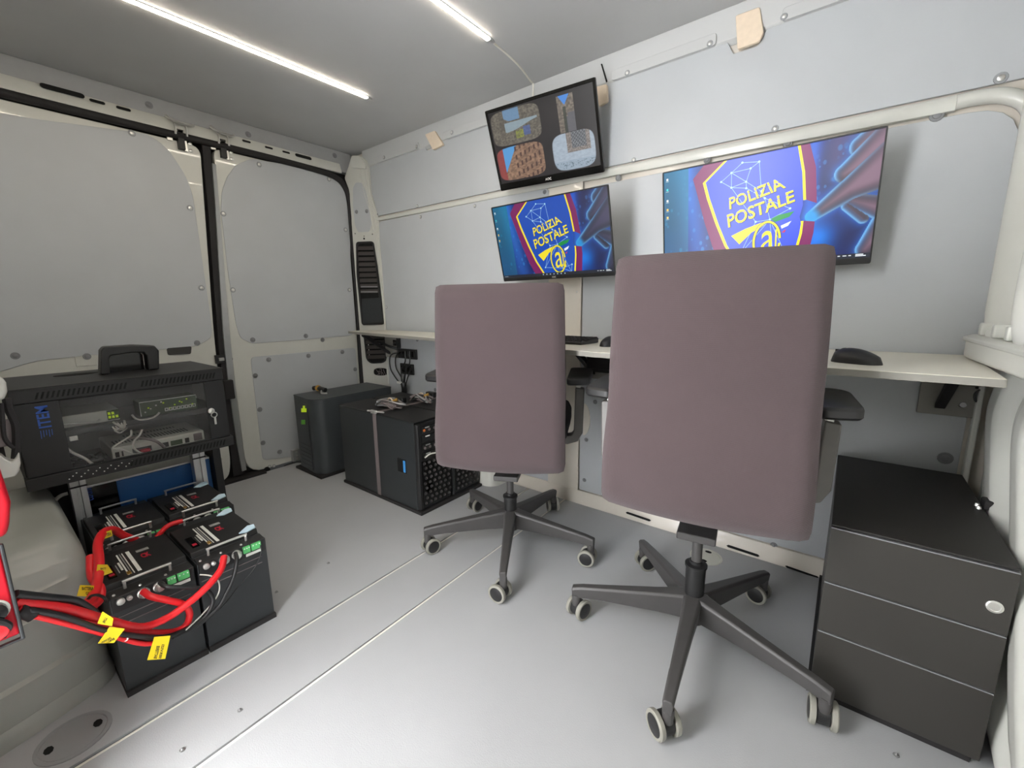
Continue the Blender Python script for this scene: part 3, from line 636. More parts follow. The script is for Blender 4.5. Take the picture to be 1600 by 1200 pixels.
def badge(cv):
    MA, YL, BL = (118, 22, 88), (242, 222, 40), cv.badge
    outL = [(.226, 0), (.168, .111), (.19, .25), (.235, .55), (.285, .82), (.335, 1.0)]; inL = [(.332, 0), (.222, .165), (.245, .32), (.295, .58), (.345, .80), (.41, 1.0)]
    outR = [(.719, 0), (.752, .20), (.768, .50), (.765, .75), (.745, 1.0)]; inR = [(.681, 0), (.708, .22), (.722, .46), (.716, .75), (.690, 1.0)]
    def sh(l, k): return [(x + k, y) for x, y in l]
    def bandp(a, b2, c):
        for i in range(len(a) - 1): cv.poly([a[i], a[i + 1], b2[i + 1], b2[i]], c); cv.l -= 1
        cv.l += 1
    bandp(outL, sh(inL, .002), MA)
    # right band stops where the finger touches it
    for seg_ in (0, 1, 2, 3):
        a0, a1, b0, b1 = outR[seg_], outR[seg_ + 1], inR[seg_], inR[seg_ + 1]
        pieces = [(0, 1)] if seg_ in (0, 3) else ([(0, 1)] if seg_ == 1 else [(.62, 1)])
        for p, q in pieces:
            if seg_ == 1: q = 1.0
            L_ = lambda m_, n_, t: (m_[0] * (1 - t) + n_[0] * t, m_[1] * (1 - t) + n_[1] * t)
            cv.poly([L_(a0, a1, p), L_(a0, a1, q), L_(b0, b1, q), L_(b0, b1, p)], MA); cv.l -= 1
            cv.poly([L_(b0, b1, p), L_(b0, b1, q), tuple(np.add(L_(b0, b1, q), (-.012, 0))), tuple(np.add(L_(b0, b1, p), (-.012, 0)))], YL); cv.l -= 1
    cv.l += 1
    bandp(sh(inL, 0), sh(inL, .016), YL)
    field = sh(inL, .016) + [(.678, 1.0), (.704, .75), (.708, .66), (.700, .60), (.71, .5), (.696, .22), (.669, 0)]
    cv.poly(field, BL)
    net = {'a': (.423, .047), 'b': (.503, .067), 'c': (.464, .111), 'd': (.371, .119), 'e': (.32, .185), 'f': (.373, .253), 'g': (.445, .222), 'h': (.447, .28), 'i': (.538, .396), 'j': (.656, .517), 'k': (.567, .594), 'l': (.432, .887), 'm': (.591, .914), 'n': (.671, .871), 'o': (.66, .97), 'q': (.52, .33), 'r': (.50, .60)}
    for s_ in ('ab', 'bc', 'cd', 'de', 'ef', 'fg', 'gc', 'dg', 'df', 'ad', 'fh', 'gh', 'bq', 'gq', 'hi', 'iq', 'ij', 'jk', 'ik', 'fr', 'rk', 'kl', 'lm', 'mn', 'no', 'rl', 'km', 'ko', 'mo'): cv.line([net[s_[0]], net[s_[1]]], .005, (150, 190, 225))
    cv.dots(list(net.values()), .010, (175, 225, 240))
    dark = (18, 26, 70)
    for body, q in (('POLIZIA', [(.367, .455), (.632, .331), (.601, .236), (.363, .344)]), ('POSTALE', [(.364, .627), (.676, .462), (.664, .358), (.354, .500)])):
        cv.text(body, [(a + .002, b2 + .004) for a, b2 in q], dark, .030); cv.text(body, q, YL, .018)
    # stencil cuts through the letters
    cv.line([(.352, .372), (.642, .262)], .006, BL); cv.line([(.350, .532), (.66, .392)], .006, BL)
    cv.poly([(.571, .589), (.605, .562), (.676, .545), (.655, .590), (.592, .622)], (10, 140, 60))
    cv.poly([(.619, .661), (.666, .628), (.652, .668), (.624, .688)], (235, 240, 250)); cv.poly([(.624, .722), (.645, .695), (.639, .725)], (200, 30, 70))
    cv.poly([(.381, .708), (.45, .655), (.53, .612), (.565, .606), (.525, .66), (.483, .695), (.424, .797)], YL)
    def arc(c, rx_, ry_, a, b2, n=28): return [(c[0] + rx_ * math.cos(a + (b2 - a) * k / n), c[1] + ry_ * math.sin(a + (b2 - a) * k / n)) for k in range(n + 1)]
    cv.line(arc((.557, .79), .062, .178, 0.2, 2 * math.pi - .1), .028, dark); cv.line(arc((.557, .79), .062, .178, 0.15, 2 * math.pi - .1), .019, YL)
    cv.text('a', [(.528, .905), (.596, .895), (.590, .685), (.534, .70)], YL, .0); cv.line([(.600, .69), (.602, .885), (.612, .90), (.622, .87)], .013, YL)
    for k, yy in enumerate((.06, .16, .27, .36, .44)): cv.poly([(.017, yy), (.028, yy), (.028, yy + .022), (.017, yy + .022)], ((220, 230, 235), (60, 200, 200), (225, 235, 235), (230, 190, 90), (235, 200, 110))[k]); cv.poly([(.014, yy + .028), (.031, yy + .028), (.031, yy + .032), (.014, yy + .032)], (190, 205, 210))
    cv.poly([(0, .962), (1, .962), (1, 1), (0, 1)], (30, 34, 46))
    for k in range(7): cv.poly([(.40 + k * .033, .974), (.409 + k * .033, .974), (.409 + k * .033, .990), (.40 + k * .033, .990)], (170, 190, 205)); cv.l -= 1
    cv.poly([(.015, .975), (.05, .975), (.05, .985), (.015, .985)], (140, 150, 160))
    for a, b2, y0 in ((.875, .885, .974), (.895, .91, .974), (.918, .928, .974), (.945, .975, .968), (.945, .985, .98)): cv.poly([(a, y0), (b2, y0), (b2, y0 + .008), (a, y0 + .008)], (215, 220, 225)); cv.l -= 1
def monitor(lab, cx, cy, cz, yaw, pitch, w_, h_, bez, cv, dim, logo=None, thick=.035):
    T = Matrix.Translation(Vector((cx, cy, cz))) @ Matrix.Rotation(yaw, 4, 'Z') @ Matrix.Rotation(pitch, 4, 'X')
    t = thing('monitor', lab, 'monitor', T=T, group=None)
    l, r_, tp, bt = bez; hw, hh = w_ / 2, h_ / 2
    out = rnd([Vector((-hw, 0, -hh)), Vector((hw, 0, -hh)), Vector((hw, 0, hh)), Vector((-hw, 0, hh))], .005, 3); n = len(out)
    inn = rnd([Vector((-hw + l, 0, -hh + bt)), Vector((hw - r_, 0, -hh + bt)), Vector((hw - r_, 0, hh - tp)), Vector((-hw + l, 0, hh - tp))], .001, 3)
    obj('bezel', MB().ring(out, inn, (0, .010, 0), 'blackg' if logo == 'big' else 'black'), t, local=True, bevel=.0012)
    obj('back_shell', MB().loft([[Vector((x * k, y, z * k)) for x, z in ((-hw, -hh), (hw, -hh), (hw, hh), (-hw, hh))] for k, y in ((.998, .006), (.99, .016), (.90, thick * .7), (.80, thick))], 'black'), t, local=True, bevel=.003)
    cv.build(t, ((l - r_) / 2, .0035, (bt - tp) / 2), dim)
    obj('wall_mount', MB().box((-.05, thick - .004, -.05), (.05, thick + .02, .05), 'blackm').box((-.015, thick, -.06), (.015, thick + .05, .03), 'blackm'), t, local=True)
    if logo:
        s_ = .012 if logo == 'big' else .008; m_ = MB(); lettering(m_, 'AOC', [Vector((-s_ * 1.2, -.0008, -hh + bt * .32)), Vector((s_ * 1.2, -.0008, -hh + bt * .32)), Vector((s_ * 1.2, -.0008, -hh + bt * .32 + s_ * .8)), Vector((-s_ * 1.2, -.0008, -hh + bt * .32 + s_ * .8))], 'white', .02); obj('maker_mark', m_, t, local=True)
    return t
def cctv(U, V):
    C = np.ones(U.shape + (3,)) * np.array((26, 23, 26.)); C = mixc(C, (60, 52, 54), vnoise(U, V, 5, 9) * .35)
    n1 = vnoise(U, V, 60, 1); n2 = vnoise(U, V, 110, 2)
    # barrel-shaped street view, upper left
    k = ((U - .26) / .25) ** 4 + ((V - .25) / .235) ** 6; m_ = 1 - sst(.9, 1.05, k)
    B = np.ones_like(C) * np.array((112, 106, 96.)) * (.75 + .4 * n1)[..., None]
    win = (np.sin(U * 190) > .3) & (np.sin(V * 120) > .2); B = mixc(B, (60, 58, 54), win * .4 * (n2 > .3))
    B = mixc(B, (110, 150, 190), ((U > .15) & (U < .31) & (V < .17) & (V < .08 + (U - .1) * .9)) * .85)
    B = mixc(B, (150, 172, 184), ((V > .19) & (V < .26 + .05 * np.sin(U * 9)) & (U > .15) & (U < .48)) * .85)
    B = mixc(B, (150, 160, 60), ((U > .25) & (U < .33) & (V > .31) & (V < .42)) * n2 * 1.1); B = mixc(B, (70, 100, 180), ((U > .33) & (U < .40) & (V > .28) & (V < .40)) * .6)
    C = mixc(C, (0, 0, 0), m_) + B * m_[..., None]
    # narrow street, upper right
    m2 = ((U > .675) & (U < .822) & (V > .045) & (V < .50)) * 1.0; x = (U - .675) / .147; y = (V - .045) / .455
    B = np.ones_like(C) * np.array((120, 110, 100.)) * (.7 + .5 * n1)[..., None]
    B = mixc(B, (70, 140, 225), (np.abs(x - .45) < .34 - y * 1.3) * 1.0); B = mixc(B, (92, 92, 100), ((x > .5 - .2 * (y - .4)) & (y > .48 + .1 * (x < .6))) * .9); B = mixc(B, (34, 42, 34), ((np.abs(x - .42) < .10) & (y > .3)) * .7)
    C = mixc(C, (0, 0, 0), m2) + B * m2[..., None]
    # facade view, lower left
    k = ((U - .25) / .245) ** 4 + ((V - .74) / .235) ** 6; m3 = (1 - sst(.9, 1.05, k)) * (V > .50)
    B = np.ones_like(C) * np.array((142, 112, 92.)) * (.8 + .4 * n1)[..., None]
    B = mixc(B, (150, 60, 62), ((U < .085)) * .8); B = mixc(B, (90, 160, 220), ((U > .08) & (U < .23 - (V - .5) * .42)) * 1.0)
    r_ = V + (U - .25) * .45; win = (np.abs(((r_ * 8.5) % 1) - .5) < .26) & (np.abs(((U * 21) % 1) - .5) < .2) & (U > .2); B = mixc(B, (66, 44, 44), win * .75)
    C = mixc(C, (0, 0, 0), m3) + B * m3[..., None]
    # pale barrel view, lower right
    k = ((U - .775) / .195) ** 4 + ((V - .745) / .245) ** 4; m4 = (1 - sst(.9, 1.05, k)) * (V > .505)
    B = np.ones_like(C) * np.array((170, 184, 198.)) * (.95 + .1 * n1)[..., None]
    fr = (U > .72) & (U < .93) & (V < .765); B = mixc(B, (120, 112, 108), fr * 1.0); B = mixc(B, (180, 172, 165), (fr & (n2 > .5)) * .5)
    inn = (U > .765) & (U < .895) & (V < .715); B = mixc(B, (84, 88, 94), inn * 1.0); B = mixc(B, (170, 172, 176), (inn & ((np.abs(np.sin((U * 1.7 + V) * 70)) < .25) | (np.abs(np.sin((U * 1.7 - V) * 60)) < .22))) * .7)
    B = mixc(B, (150, 168, 184), (V > .86) * .6); B = mixc(B, (70, 90, 100), ((V > .88) & (V < .96) & (n2 > .7)) * .6)
    C = mixc(C, (0, 0, 0), m4) + B * m4[..., None]
    return C
# camera-view monitor
w1, h1 = .49, .312; cv = Canvas(w1 - .022, h1 - .040); cv.grid(cctv, 260, 160)
cv.text('ch 1 to 4', [(.17, .985), (.24, .985), (.24, .972), (.17, .972)], (90, 85, 80))if False else None
monitor('gloss black monitor near the ceiling showing four street camera views', -1.055, 1.567, 1.572, .086, .371, w1, h1, (.010, .012, .012, .028), cv, .62, 'big', .035)
w2, h2 = .54, .313; cv = Canvas(w2 - .008, h2 - .020); cv.badge = (12, 72, 176); cv.grid(lambda U, V: wallpaper(U, V, 0), 256, 144); badge(cv)
monitor('thin-bezel monitor showing the blue badge, directly below the street camera monitor', -.977, 1.498, 1.175, -.018, .258, w2, h2, (.004, .004, .005, .015), cv, .72, 'small')
w3, h3 = .585, .342; cv = Canvas(w3 - .008, h3 - .022); cv.badge = (58, 82, 214); cv.grid(lambda U, V: wallpaper(U, V, .62), 288, 162); badge(cv)
monitor('widest monitor showing the blue badge, partly behind the nearer chair', -.264, 1.577, 1.191, -.041, .17, w3, h3, (.004, .004, .004, .018), cv, 1.0, None)

# ================================================================== OFFICE CHAIRS
def chair(lab, loc, yaw, bw, boff, bz, bh, pitch, legs, lift, arm, casters, hub):
    T = Matrix.Translation(Vector((loc[0], loc[1], 0))) @ Matrix.Rotation(yaw, 4, 'Z')
    t = thing('office_chair', lab, 'chair', T=T, group='office chairs at the wall desk')
    L = dict(local=True)
    # backrest: curved upholstered pad, outer face towards -y
    g = []; nu, nz = 22, 26; hw, hh = bw / 2, bh / 2; th = .055
    def outline(u, v):   # superellipse-like square with rounded corners
        return u, v
    def face(side):
        rows = []
        for j in range(nz + 1):
            v = -1 + 2 * j / nz; row = []
            for i in range(nu + 1):
                u = -1 + 2 * i / nu; e = (abs(u) ** 14 + abs(v) ** 20) ** (1 / 16) ; e = max(e, 1e-4)
                m_ = max(abs(u), abs(v)); k = m_ / max((abs(u) ** 34 + abs(v) ** 34) ** (1 / 34), 1e-4) if m_ > 0 else 1
                uu, vv = u * k, v * k
                dep = th / 2 * (1 - max(0, (m_ - .93) / .07) ** 2.6 * .72)
                bend = .012 * math.exp(-((v + .12) / .28) ** 2) - .010 * math.exp(-((v + .62) / .3) ** 2)
                wd = hw * (1 - .026 * v + .006 * math.cos(2.2 * v))
                row.append(Vector((wd * uu, side * dep + bend - .02 * (1 - uu * uu) * 0.5, hh * vv - (.010 * (1 - uu * uu) if v < 0 else 0) * (-v) ** 3 if v < 0 else hh * vv)))
            rows.append(row)
        return rows
    T2 = Matrix.Translation(Vector((0, -boff + .02, bz))) @ Matrix.Rotation(pitch, 4, 'X')
    mb = MB(); A = face(-1); B = face(1)
    for rows in (A, B): mb.loft([[T2 @ p for p in r_] for r_ in rows], 'fabric', cap=False, closed=False)
    bm = obj('backrest', mb, t, **L, ang=75)
    md = bm.modifiers.new('weld', 'WELD'); md.merge_threshold = .003
    # seam piping low on the pad
    obj('seat', MB().loft([[Vector((x * k, y * k + .02 + .0 * k, z)) for x, y in [(.22 * math.copysign(abs(math.cos(a)) ** .35, math.cos(a)), .20 * math.copysign(abs(math.sin(a)) ** .35, math.sin(a)) + .04) for a in [2 * math.pi * q / 40 for q in range(40)]]] for k, z in ((.86, .445 + lift), (.97, .455 + lift), (1.0, .48 + lift), (1.0, .515 + lift), (.96, .535 + lift), (.86, .545 + lift))], 'seat'), t, **L)
    obj('mechanism', MB().box((-.07, -.13, .40 + lift), (.07, .12, .45 + lift), 'chairp').box((-.045, -.085, hub[2] + .004), (.045, .03, hub[2] + .024), 'chairp').box((-.03, -.03, hub[2] + .02), (.03, .05, .41 + lift), 'blackm'), t, **L, bevel=.004)
    # support spine behind the seat up to the backrest
    obj('back_bracket', MB().prism([Vector((-.03, -.02, .42 + lift)), Vector((-.03, -boff + .055, .45 + lift)), Vector((-.03, -boff + .055, .60 + lift)), Vector((-.03, -boff + .085, .60 + lift)), Vector((-.03, -boff + .10, .46 + lift)), Vector((-.03, -.02, .44 + lift))], (.06, 0, 0), 'blackm'), t, **L, bevel=.004)
    obj('gas_column', MB().lathe([(0, .017), (.05, .017)], (0, 0, hub[1] - .04), (0, 0, 1), 'blackm', 20).lathe([(0, .0132), (hub[2] - hub[1] + .02, .0132)], (0, 0, hub[1] - .002), (0, 0, 1), 'chairp', 20), t, **L)
    obj('column_sleeve', MB().lathe([(0, .024), (hub[1] - hub[0] - .008, .025), (hub[1] - hub[0] - .006, .028), (hub[1] - hub[0], .028), (hub[1] - hub[0] + .002, .020)], (0, 0, hub[0]), (0, 0, 1), 'blackm', 24), t, **L)
    obj('hub', MB().lathe([(0, .032), (.01, .038), (.065, .040), (.075, .034)], (0, 0, .072), (0, 0, 1), 'chairp', 24), t, **L)
    for k, (ang, rr, crz) in enumerate(casters):
        a = ang - yaw; d = Vector((math.cos(a), math.sin(a), 0)); s_ = Vector((-d.y, d.x, 0)); lo = []
        for q, w_, zt, zb in ((.020, .024, .150, .078), (.10, .019, .138, .080), (rr - .07, .014, .118, .078), (rr - .018, .0125, .111, .074), (rr + .012, .012, .104, .072)):
            c = d * q; lo.append([c - s_ * w_ * .75 + Vector((0, 0, zb)), c + s_ * w_ * .75 + Vector((0, 0, zb)), c + s_ * w_ + Vector((0, 0, zt - .006)), c + s_ * w_ * .7 + Vector((0, 0, zt)), c - s_ * w_ * .7 + Vector((0, 0, zt)), c - s_ * w_ + Vector((0, 0, zt - .006))])
        lg_ = obj('leg', MB().loft(lo, 'chairp'), t, **L, bevel=.003)
        c = d * rr; obj('caster_stem', MB().lathe([(0, .011), (.025, .013), (.035, .012)], c + Vector((0, 0, .045)), (0, 0, 1), 'chairp', 14), lg_, **L)
        ca = crz - yaw; ax = Vector((math.cos(ca), math.sin(ca), 0)); fw = Vector((-ax.y, ax.x, 0)); wc = c + fw * .012 + Vector((0, 0, .0305))
        hb = obj('caster_hood', MB().lathe([(-.012, .024), (.012, .024)], wc, ax, 'blackm', 20), lg_, **L)
        for sd in (-1, 1):
            o_ = wc + ax * sd * .0135
            wl = obj('wheel', MB().lathe([(0, .026), (.001, .030), (.004, .0305), (.010, .0305), (.0125, .028), (.0125, .0235), (.012, .0235)], o_, ax * sd, 'tyre', 28).lathe([(0, .0232), (.0118, .0232), (.0128, .021), (.0128, .004)], o_, ax * sd, 'black', 24), lg_, **L)
    for sd in (-1, 1):
        bpath = [(.15, 0), (.215, 0), (.240, .008), (.252, .03), (.256, arm[0] - .045 - arm[2])]
        lo = []
        for q, (xx, zz) in enumerate(bpath):
            wv = .022 if q < 3 else .019; hv = .016
            tg = (0, 1) if q < 2 else ((-.7, .7) if q == 2 else (-1, .15))
            lo.append([Vector((sd * (xx + tg[0] * hv * s1), arm[1] + .02 + wv * s2, arm[2] + zz + tg[1] * hv * s1)) for s1, s2 in ((-1, -1), (-1, 1), (1, 1), (1, -1))])
        ar = obj('armrest', MB().loft(lo, 'armp'), t, **L, bevel=.004)
        obj('arm_stem', MB().box((sd * .250 - .008, arm[1] + .008, arm[0] - .07), (sd * .250 + .008, arm[1] + .032, arm[0] - .015), 'steel'), ar, **L, bevel=.003)
        pad = rnd([Vector((sd * .215, -.125, 0)), Vector((sd * .292, -.105, 0)), Vector((sd * .300, .10, 0)), Vector((sd * .280, .135, 0)), Vector((sd * .215, .135, 0))], .02, 4)
        obj('arm_pad', MB().loft([[Vector((p.x if k == 1 else (p.x - sd * .255) * k + sd * .255, p.y * k + arm[1] + .02, arm[0] + z)) for p in pad] for k, z in ((.93, -.018), (1, -.012), (1, .002), (.96, .007), (.90, .009))], 'black'), ar, **L)
    return t
R_ = math.radians
chair('office chair with tall mauve-brown back, the nearer one in front of the widest monitor', (-.257, 1.118), R_(9.4), .427, .150, .732, .590, -.06, 5, .055, (.700, .0, .468),
      [(R_(201), .318, R_(-14)), (R_(134), .335, R_(-41)), (R_(66), .320, R_(79)), (R_(344), .312, R_(8)), (R_(277), .318, R_(54))], (.12, .235, .335))
chair('office chair with tall mauve-brown back, the farther one below the camera-view monitor', (-.956, 1.203), R_(26.9), .430, .182, .684, .604, -.045, 5, .0, (.672, .0, .435),
      [(R_(228), .318, R_(-12)), (R_(160), .325, R_(-5)), (R_(92), .325, R_(45)), (R_(12), .318, R_(103)), (R_(304), .325, R_(96))], (.12, .205, .290))

# ================================================================== TOWERS ON THE FLOOR
up_ = thing('power_supply_tower', 'slate grey uninterruptible power supply tower with lime and green stickers, in the rear corner', 'power supply', (-2.33, 1.35, 0))
ux0, ux1, uy0, uy1, uz = -2.445, -2.185, 1.100, 1.585, .435
foot = rnd([Vector((ux0, uy0 + .012, 0)), Vector((ux1 - .05, uy0 - .006, 0)), Vector((ux1, uy0 + .03, 0)), Vector((ux1, uy1, 0)), Vector((ux0, uy1, 0))], [.006, .05, .05, .006, .006], 5)
obj('base_tray', MB().box((ux0 - .012, uy0 - .012, 0), (ux1 + .012, uy1, .014), 'rubber'), up_, bevel=.002)
obj('body', MB().prism([p + Vector((0, 0, .014)) for p in foot], (0, 0, uz - .022), 'ups'), up_, bevel=.002)
obj('lid', MB().prism([Vector(((p.x + 2.315) * 1.01 - 2.315, (p.y - 1.34) * 1.004 + 1.34, uz - .008)) for p in foot], (0, 0, .008), 'ups'), up_, bevel=.002)
fp = obj('front_panel', MB().prism([Vector((ux0 + .04, uy0 + .002, .03)), Vector((ux1 - .075, uy0 - .006, .03)), Vector((ux1 - .075, uy0 - .006, uz - .03)), Vector((ux0 + .04, uy0 + .002, uz - .03))], (0, -.003, 0), 'ups'), up_, bevel=.002)
for k in range(6): obj('louvre', MB().prism([Vector((ux0 + .055, uy0 - .0015, .05 + k * .023)), Vector((ux1 - .085, uy0 - .0085, .05 + k * .023)), Vector((ux1 - .085, uy0 - .0085, .0535 + k * .023)), Vector((ux0 + .055, uy0 - .0015, .0535 + k * .023))], (0, -.002, 0), 'server'), fp)
def sticker(name, parent, x0, x1, y0, y1, Y, mt): return obj(name, MB().prism([py(x, y, Y) for x, y in ((x0, y1), (x1, y1), (x1, y0), (x0, y0))], (0, -.0012, 0), mt), parent)
s_ = sticker('lime_sticker', fp, 471, 479, 638, 644, uy0 - .014, 'ygreen'); sticker('lime_tab', s_, 473.5, 476.5, 634, 638, uy0 - .014, 'ygreen'); sticker('green_sticker', fp, 471, 477, 656, 663, uy0 - .014, 'gsticker')

sx0, sx1 = -2.035, -1.425
def tower(lab, y0, y1, z, latch):
    t = thing('server_tower', lab, 'server', ((sx0 + sx1) / 2, (y0 + y1) / 2, 0), group='black server towers under the desk')
    obj('base_tray', MB().box((sx0 - .006, y0 - .008, 0), (sx1 + .012, y1, .014), 'rubber'), t, bevel=.002)
    obj('body', MB().box((sx0, y0, .014), (sx1 - .022, y1 - .003, z - .004), 'server'), t, bevel=.002)
    obj('lid', MB().box((sx0 - .001, y0 - .002, z - .008), (sx1 - .016, y1 - .002, z), 'blackm'), t, bevel=.0015)
    fr = obj('front_frame', MB().box((sx1 - .024, y0 + .002, .016), (sx1 - .004, y1 - .004, z - .010), 'black'), t, bevel=.004)
    obj('side_rail', MB().box((sx1 - .020, y0 + .004, .018), (sx1, y0 + .018, z - .014), 'blackm'), fr, bevel=.003)
    X = sx1 - .004; wv = y1 - y0 - .036; ya = y0 + .026
    # rows of drives and sockets
    for r_, zz in enumerate((.385, .345, .305, .265)):
        ba = obj('drive_bay', MB().box((X, ya, zz - .015), (X + .004, ya + wv, zz + .015), 'blackg'), t, bevel=.0015)
        if r_ in (0, 2):
            for k in range(5): obj('socket', MB().lathe([(0, .0062), (.003, .0062), (.0032, .004), (.001, .0035)], Vector((X + .004, ya + .014 + k * wv / 5.3, zz - .003)), (1, 0, 0), 'gcable' if (k or r_) else 'orange', 8), ba)
        for k in range(2): obj('badge', MB().box((X + .004, ya + .02 + k * .07, zz + .006), (X + .0052, ya + .045 + k * .07, zz + .011), 'white' if k or r_ == 1 else 'greyl'), ba)
        if r_ == 3: obj('drive_lever', MB().tube([Vector((X + .006, ya + .01, zz - .006)), Vector((X + .008, ya + .04, zz + .003)), Vector((X + .007, ya + .08, zz - .001)), Vector((X + .006, ya + .11, zz + .006))], .0035, 'white', 6), ba)
    # punched vent face: rows of half-round louvres, joined
    gm = MB().box((X, ya - .006, .030), (X + .002, ya + wv + .006, .242), 'blackg')
    for j in range(9):
        for k in range(6):
            c = Vector((X + .002, ya + .008 + k * (wv - .01) / 5.2 + (j % 2) * .008, .042 + j * .0235))
            gm.lathe([(0, .0080), (.003, .006), (.0032, .001)], c, (1, 0, 0), 'blackm', 6); gm.box(c + Vector((.0025, .002, -.004)), c + Vector((.0040, .0034, .004)), 'gcable')
    obj('vent_face', gm, t)
    if latch:
        c = py(629, 727, y0); la = obj('latch_recess', MB().box(c + Vector((-.034, -.002, -.034)), c + Vector((.026, .003, .030)), 'hole'), t)
        obj('blue_latch', MB().box(c + Vector((.010, -.006, -.030)), c + Vector((.024, .0, .026)), 'bluel'), la, bevel=.003)
    return t
tower('black server tower nearest the camera, with the blue side latch and a strap round it', 1.150, 1.343, .425, True)
tower('black server tower against the wall, behind the strapped one', 1.352, 1.545, .425, False)
st = thing('ratchet_strap', 'grey webbing strap with a silver buckle around the front server tower', 'strap', py(590, 700, 1.145))
A = py(584, 645, 1.146); B = py(593, 775, 1.146)
obj('webbing', MB().loft([[Vector((x + dx, 1.1485 - dy, z)) for dx, dy in ((-.013, 0), (.013, 0), (.013, .002), (-.013, .002))] for x, z in ((A.x, .4255), (B.x, .012))], 'gcable'), st)
obj('top_webbing', MB().box((A.x - .013, 1.1465, .4255), (A.x + .013, 1.545, .4275), 'gcable'), st)
obj('buckle', MB().cyl((A.x - .045, 1.142, .432), (A.x + .06, 1.160, .434), .004, 'steel').box((A.x - .018, 1.140, .424), (A.x + .018, 1.152, .440), 'steel'), st, bevel=.001)
def bundle(name, lab, c, seed, cols, spread=(.07, .05), n=9, r=.0045, fittings=True):
    rg = random.Random(seed); c = Vector(c); t = thing(name, lab, 'cable', c)
    for k in range(n):
        a = rg.uniform(-.5, .5); L = rg.uniform(.5, 1) * spread[0]; w_ = rg.uniform(.3, 1) * spread[1]; h = r + rg.uniform(0, .030)
        d = Vector((math.cos(a), math.sin(a), 0)); s2 = Vector((-d.y, d.x, 0))
        pts = [c + d * (-L) * rg.uniform(.8, 1) + Vector((0, 0, h * .6 + r)), c - d * L * .4 + s2 * w_ * .6 + Vector((0, 0, h + r)), c + d * L * .4 + s2 * w_ * .4 + Vector((0, 0, h + r)), c + d * L + Vector((0, 0, h * .6 + r)), c + d * L * .4 - s2 * w_ * .5 + Vector((0, 0, h + r * 1.5)), c - d * L * .4 - s2 * w_ * .4 + Vector((0, 0, h + r)), c + d * (-L) * .95 + Vector((0, 0, r * 1.1))]
        obj('cable_loop', MB().tube(pts, r * rg.uniform(.7, 1.1), cols[k % len(cols)], 6, 4), t)
    if fittings:
        obj('tie', MB().tube([c + Vector((.02 * math.cos(q), .004, .025 + .022 * math.sin(q))) for q in [k * math.pi / 4 for k in range(9)]], .0035, 'foam', 6, 2), t)
        obj('connector', MB().cyl(c + Vector((.03, 0, .035)), c + Vector((.048, .012, .045)), .008, 'gold'), t)
        obj('plug', MB().box(c + Vector((.0, .03, .02)), c + Vector((.06, .06, .05)), 'bcable'), t, bevel=.006)
    return t
c1 = pz(612, 636, .425); bundle('cable_bundle', 'bundle of grey cables with an orange tie on the front server tower', (c1.x, c1.y - .01, .425), 3, ['gcable', 'gcable', 'rivet'], (.10, .07), 11)
c2 = pz(658, 628, .425); bundle('cable_bundle', 'bundle of grey and black cables on the rear server tower by the chair', (c2.x, c2.y, .425), 8, ['gcable', 'bcable', 'greyl'], (.09, .05), 10)
t = thing('power_plug', 'black plug with a brass contact and grey lead on the grey power supply tower', 'plug', pz(498, 612, uz))
c = pz(498, 612, uz); obj('body', MB().tube([c + Vector((-.055, 0, .014)), c + Vector((-.02, .01, .02)), c + Vector((.02, .0, .02)), c + Vector((.06, .01, .014))], .014, 'bcable', 10), t)
obj('collar', MB().cyl(c + Vector((-.006, .0, .022)), c + Vector((.008, -.004, .022)), .017, 'gold'), t); obj('lead', MB().tube([c + Vector((.05, -.01, .012)), c + Vector((.09, -.03, .006)), c + Vector((.115, -.012, .006))], .005, 'alu', 8), t)
# sockets on the wall, and the black leads coming down from them
def plate(lab, p, holes):
    a = py(*p[0]); b2 = py(*p[1]); t = thing('socket_plate', lab, 'socket', ((a + b2) / 2), group='black socket plates under the desk')
    obj('plate', MB().box((a.x, WY - .012, a.z), (b2.x, WY, b2.z), 'black'), t, bevel=.003)
    for k in range(holes): xx = a.x + (b2.x - a.x) * (k + .5) / holes; obj('socket', MB().box((xx - .016, WY - .016, (a.z + b2.z) / 2 - .018), (xx + .016, WY - .010, (a.z + b2.z) / 2 + .018), 'blackg'), t, bevel=.002)
plate('small black socket plate right under the desk, topmost of the three on the wall', ((612, 527), (627, 544)), 1)
plate('widest black socket plate with four sockets and plugged leads', ((624, 544), (653, 562)), 4)
plate('lowest black socket plate, partly behind the hanging leads', ((627, 567), (648, 586)), 2)
t = thing('power_leads', 'black power leads hanging from the wall sockets down behind the towers', 'cable', py(628, 600))
for k, pts in enumerate(([(622, 551), (610, 556), (610, 575), (618, 590), (628, 602)], [(622, 551), (618, 560), (619, 575), (627, 590), (630, 604)], [(633, 549), (633, 565), (627, 578), (628, 600)], [(640, 549), (640, 568), (634, 580), (632, 604)], [(637, 572), (632, 588), (630, 604)], [(644, 572), (637, 590), (633, 604)])):
    q = [py(x, y, WY - .03 - .006 * k) for x, y in pts]; obj('lead', MB().tube(q, .004, 'bcable', 6), t)
q = [py(x, y, WY - .05) for x, y in ((630, 598), (632, 608), (631, 622), (632, 640))]; obj('lead_bunch', MB().tube(q, .018, 'bcable', 10), t)
obj('white_clip', MB().box(q[0] + Vector((-.04, -.02, -.006)), q[0] + Vector((.0, -.008, .008)), 'white'), t, bevel=.003)
o = obj('cord', MB().tube([Vector((-2.36, 1.60, .70)), Vector((-2.30, 1.61, .70)), Vector((-2.24, 1.63, .675)), Vector((-2.20, 1.66, .66))], .008, 'bcable', 8)); tag(o, 'thick black cord under the desk running from the pillar vent to the top socket plate', 'cord')
